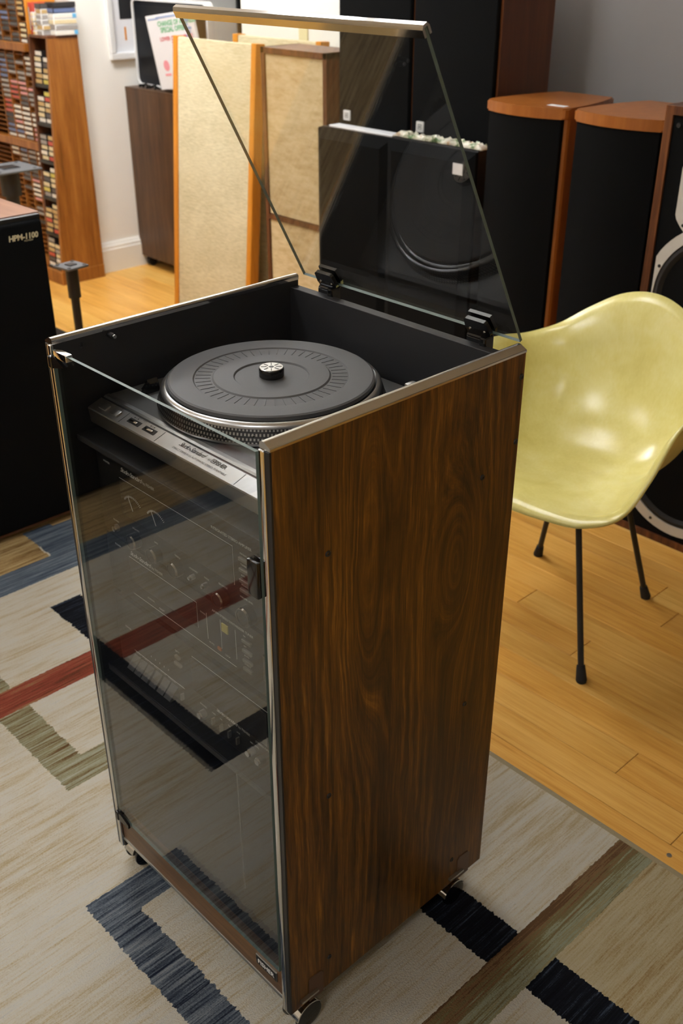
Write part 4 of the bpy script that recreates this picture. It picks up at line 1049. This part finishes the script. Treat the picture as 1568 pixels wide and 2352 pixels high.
b = MB(); b.box(-3.40, -2.92, 2.46, 2.60, .895, .905, bev=.002); b.box(-3.2, -3.1, 2.478, 2.50, .90, 1.10); obj('foot', b, M['black'], t)
# box of cables in front of it
b = MB()
for i in range(5):
    r_ = random.Random(i); pts = [(-3.41+.03*i+r_.uniform(-.02, .02), 2.40+.012*(q % 3), .901+.006*((q+i) % 3)) for q in range(4)]
    b.tube([Vector(p_)+Vector((.02*q, 0, 0)) for q, p_ in enumerate(pts)], .005, 8)
one('cable_tangle', b, M['black_gloss'], 'tangle of short black cables at the foot of the screen', 'cables', smooth=True)
# printed white sleeve leaning on the screen
t = thing('printed_sleeve', 'white printed sleeve with green and red headings leaning on the screen', 'sleeve', (-3.03, 2.393, .895), math.radians(0), local=True)
LX = T(0, 0, .028) @ Matrix.Rotation(math.radians(6), 4, 'X') @ Matrix.Rotation(math.radians(-7), 4, 'Y')
b = MB(); b.box(-.165, .215, 0, .012, 0, .325, bev=.001, seg=1, M=LX); bd = obj('cover', b, M['white'], t)
b = MB(); b.box(-.168, -.1645, .0005, .013, 0, .324, M=LX); obj('spine', b, M['charcoal'], t)
FL = LX @ T(0, -.0008, 0) @ FRONT
letters('heading', [('CHANGE OF ADDRESS', .030, LX @ T(-.075, -.0008, .275) @ FRONT, dict(bold=.001)), ('SPECIAL OFFER', .030, LX @ T(-.06, -.0008, .248) @ FRONT, dict(bold=.001))], M['green_print'], t)
letters('subheading', [('LOWER CUSTOM PRICES', .024, LX @ T(-.08, -.0008, .212) @ FRONT, dict(bold=.0008)), ('TODAY', .022, LX @ T(.01, -.0008, .190) @ FRONT, {})], M['red_print'], t)
b = MB()
for i in range(6): b.box(.135+.012*(i % 2), .165+.012*(i % 3), -.0008, 0, .215+.016*i, .226+.016*i, M=LX)
b.box(-.15, -.06, -.0008, 0, .305, .312, M=LX); b.box(-.08, .10, -.0008, 0, .308, .316, M=LX); obj('small_print', b, M['blue_print'], t)
b = MB(); b.lathe([(0, -.0009), (.024, -.0009), (.024, 0)], 20, (0, 0, 0), axis=1, M=LX @ T(-.075, 0, .105)); b.box(-.10, -.05, -.0008, 0, .060, .070, M=LX); obj('stamp', b, M['pink_print'], t)
# framed picture on the left wall
t = thing('picture_frame', 'white framed picture on the cream wall beside the screen', 'picture', (-3.5, 2.5, 1.2))
b = MB(); y0, y1, z0, z1 = 2.312, 2.74, 1.020, 1.50
for (a0, a1, c0, c1) in ((y0, y1, z0, z0+.03), (y0, y1, z1-.03, z1), (y0, y0+.028, z0+.03, z1-.03), (y1-.028, y1, z0+.03, z1-.03)): b.box(-3.502, -3.476, a0, a1, c0, c1, bev=.004)
obj('frame', b, M['white_gloss'], t)
b = MB(); b.box(-3.501, -3.494, y0+.026, y1-.026, z0+.028, z1-.028); obj('mount', b, M['white'], t)
b = MB(); b.box(-3.4945, -3.4930, y0+.075, y1-.075, 1.20, z1-.07); obj('print', b, M['black_inner'], t)
b = MB(); b.box(-3.4945, -3.4925, y0+.095, y0+.105, 1.105, 1.165); obj('pencil', b, M['oak'], t)
# shelf of discs in the room beyond
t = thing('disc_shelf', 'black shelf unit in the doorway beyond the screen', 'shelf', (-3.1, 3.3, FZ))
for z in (.55, .95, 1.205, 1.42):
    b = MB(); b.box(-3.48, -2.62, 3.10, 3.40, z-.02, z, bev=.001); obj('shelf_board', b, M['black'], t)
b = MB(); b.box(-3.48, -3.46, 3.10, 3.40, FZ, 1.62); b.box(-2.64, -2.62, 3.10, 3.40, FZ, 1.62); b.box(-3.47, -2.63, 3.385, 3.40, FZ, 1.62); obj('carcass', b, M['black'], t)
dm = {}
for i in range(34):
    kx = rnd.choice(['grey', 'charcoal', 'white', 'blue', 'black', 'rose', 'charcoal'])
    if kx not in dm:
        b = MB(); b.box(0, .0105, 0, .14, 0, .125, bev=.001, seg=1); b.box(.001, .0095, -.0006, .001, .006, .119, mi=1)
        bm = b.bm; bmesh.ops.recalc_face_normals(bm, faces=bm.faces); me = bpy.data.meshes.new('disc_case'); bm.to_mesh(me); bm.free(); me.materials.append(M['tape_case']); me.materials.append(M['tape_'+kx]); dm[kx] = me
    o = bpy.data.objects.new('disc_case', dm[kx]); COL.objects.link(o); o.location = (-3.05+.0118*i, 3.115, 1.2053)
    tag(o, '%s-spined disc case upright on the black shelf' % kx, 'disc case', '%s disc cases on the shelf' % kx)
for x, y, z, w_, h_, lb in ((-2.98, 3.11, .9503, .22, .10, 'low white carton on the black shelf under the disc cases'), (-3.02, 3.12, 1.4203, .16, .11, 'white carton on the top board of the black shelf'), (-2.82, 3.12, 1.4203, .12, .10, 'small white carton at the end of the top shelf board')):
    b = MB(); b.box(x, x+w_, y, y+.16, z, z+h_-.012, bev=.002); b.box(x-.003, x+w_+.003, y-.003, y+.163, z+h_-.03, z+h_, bev=.002); one('carton', b, M['white'], lb, 'box')
print('planks', cnt, 'tapes', ntape)
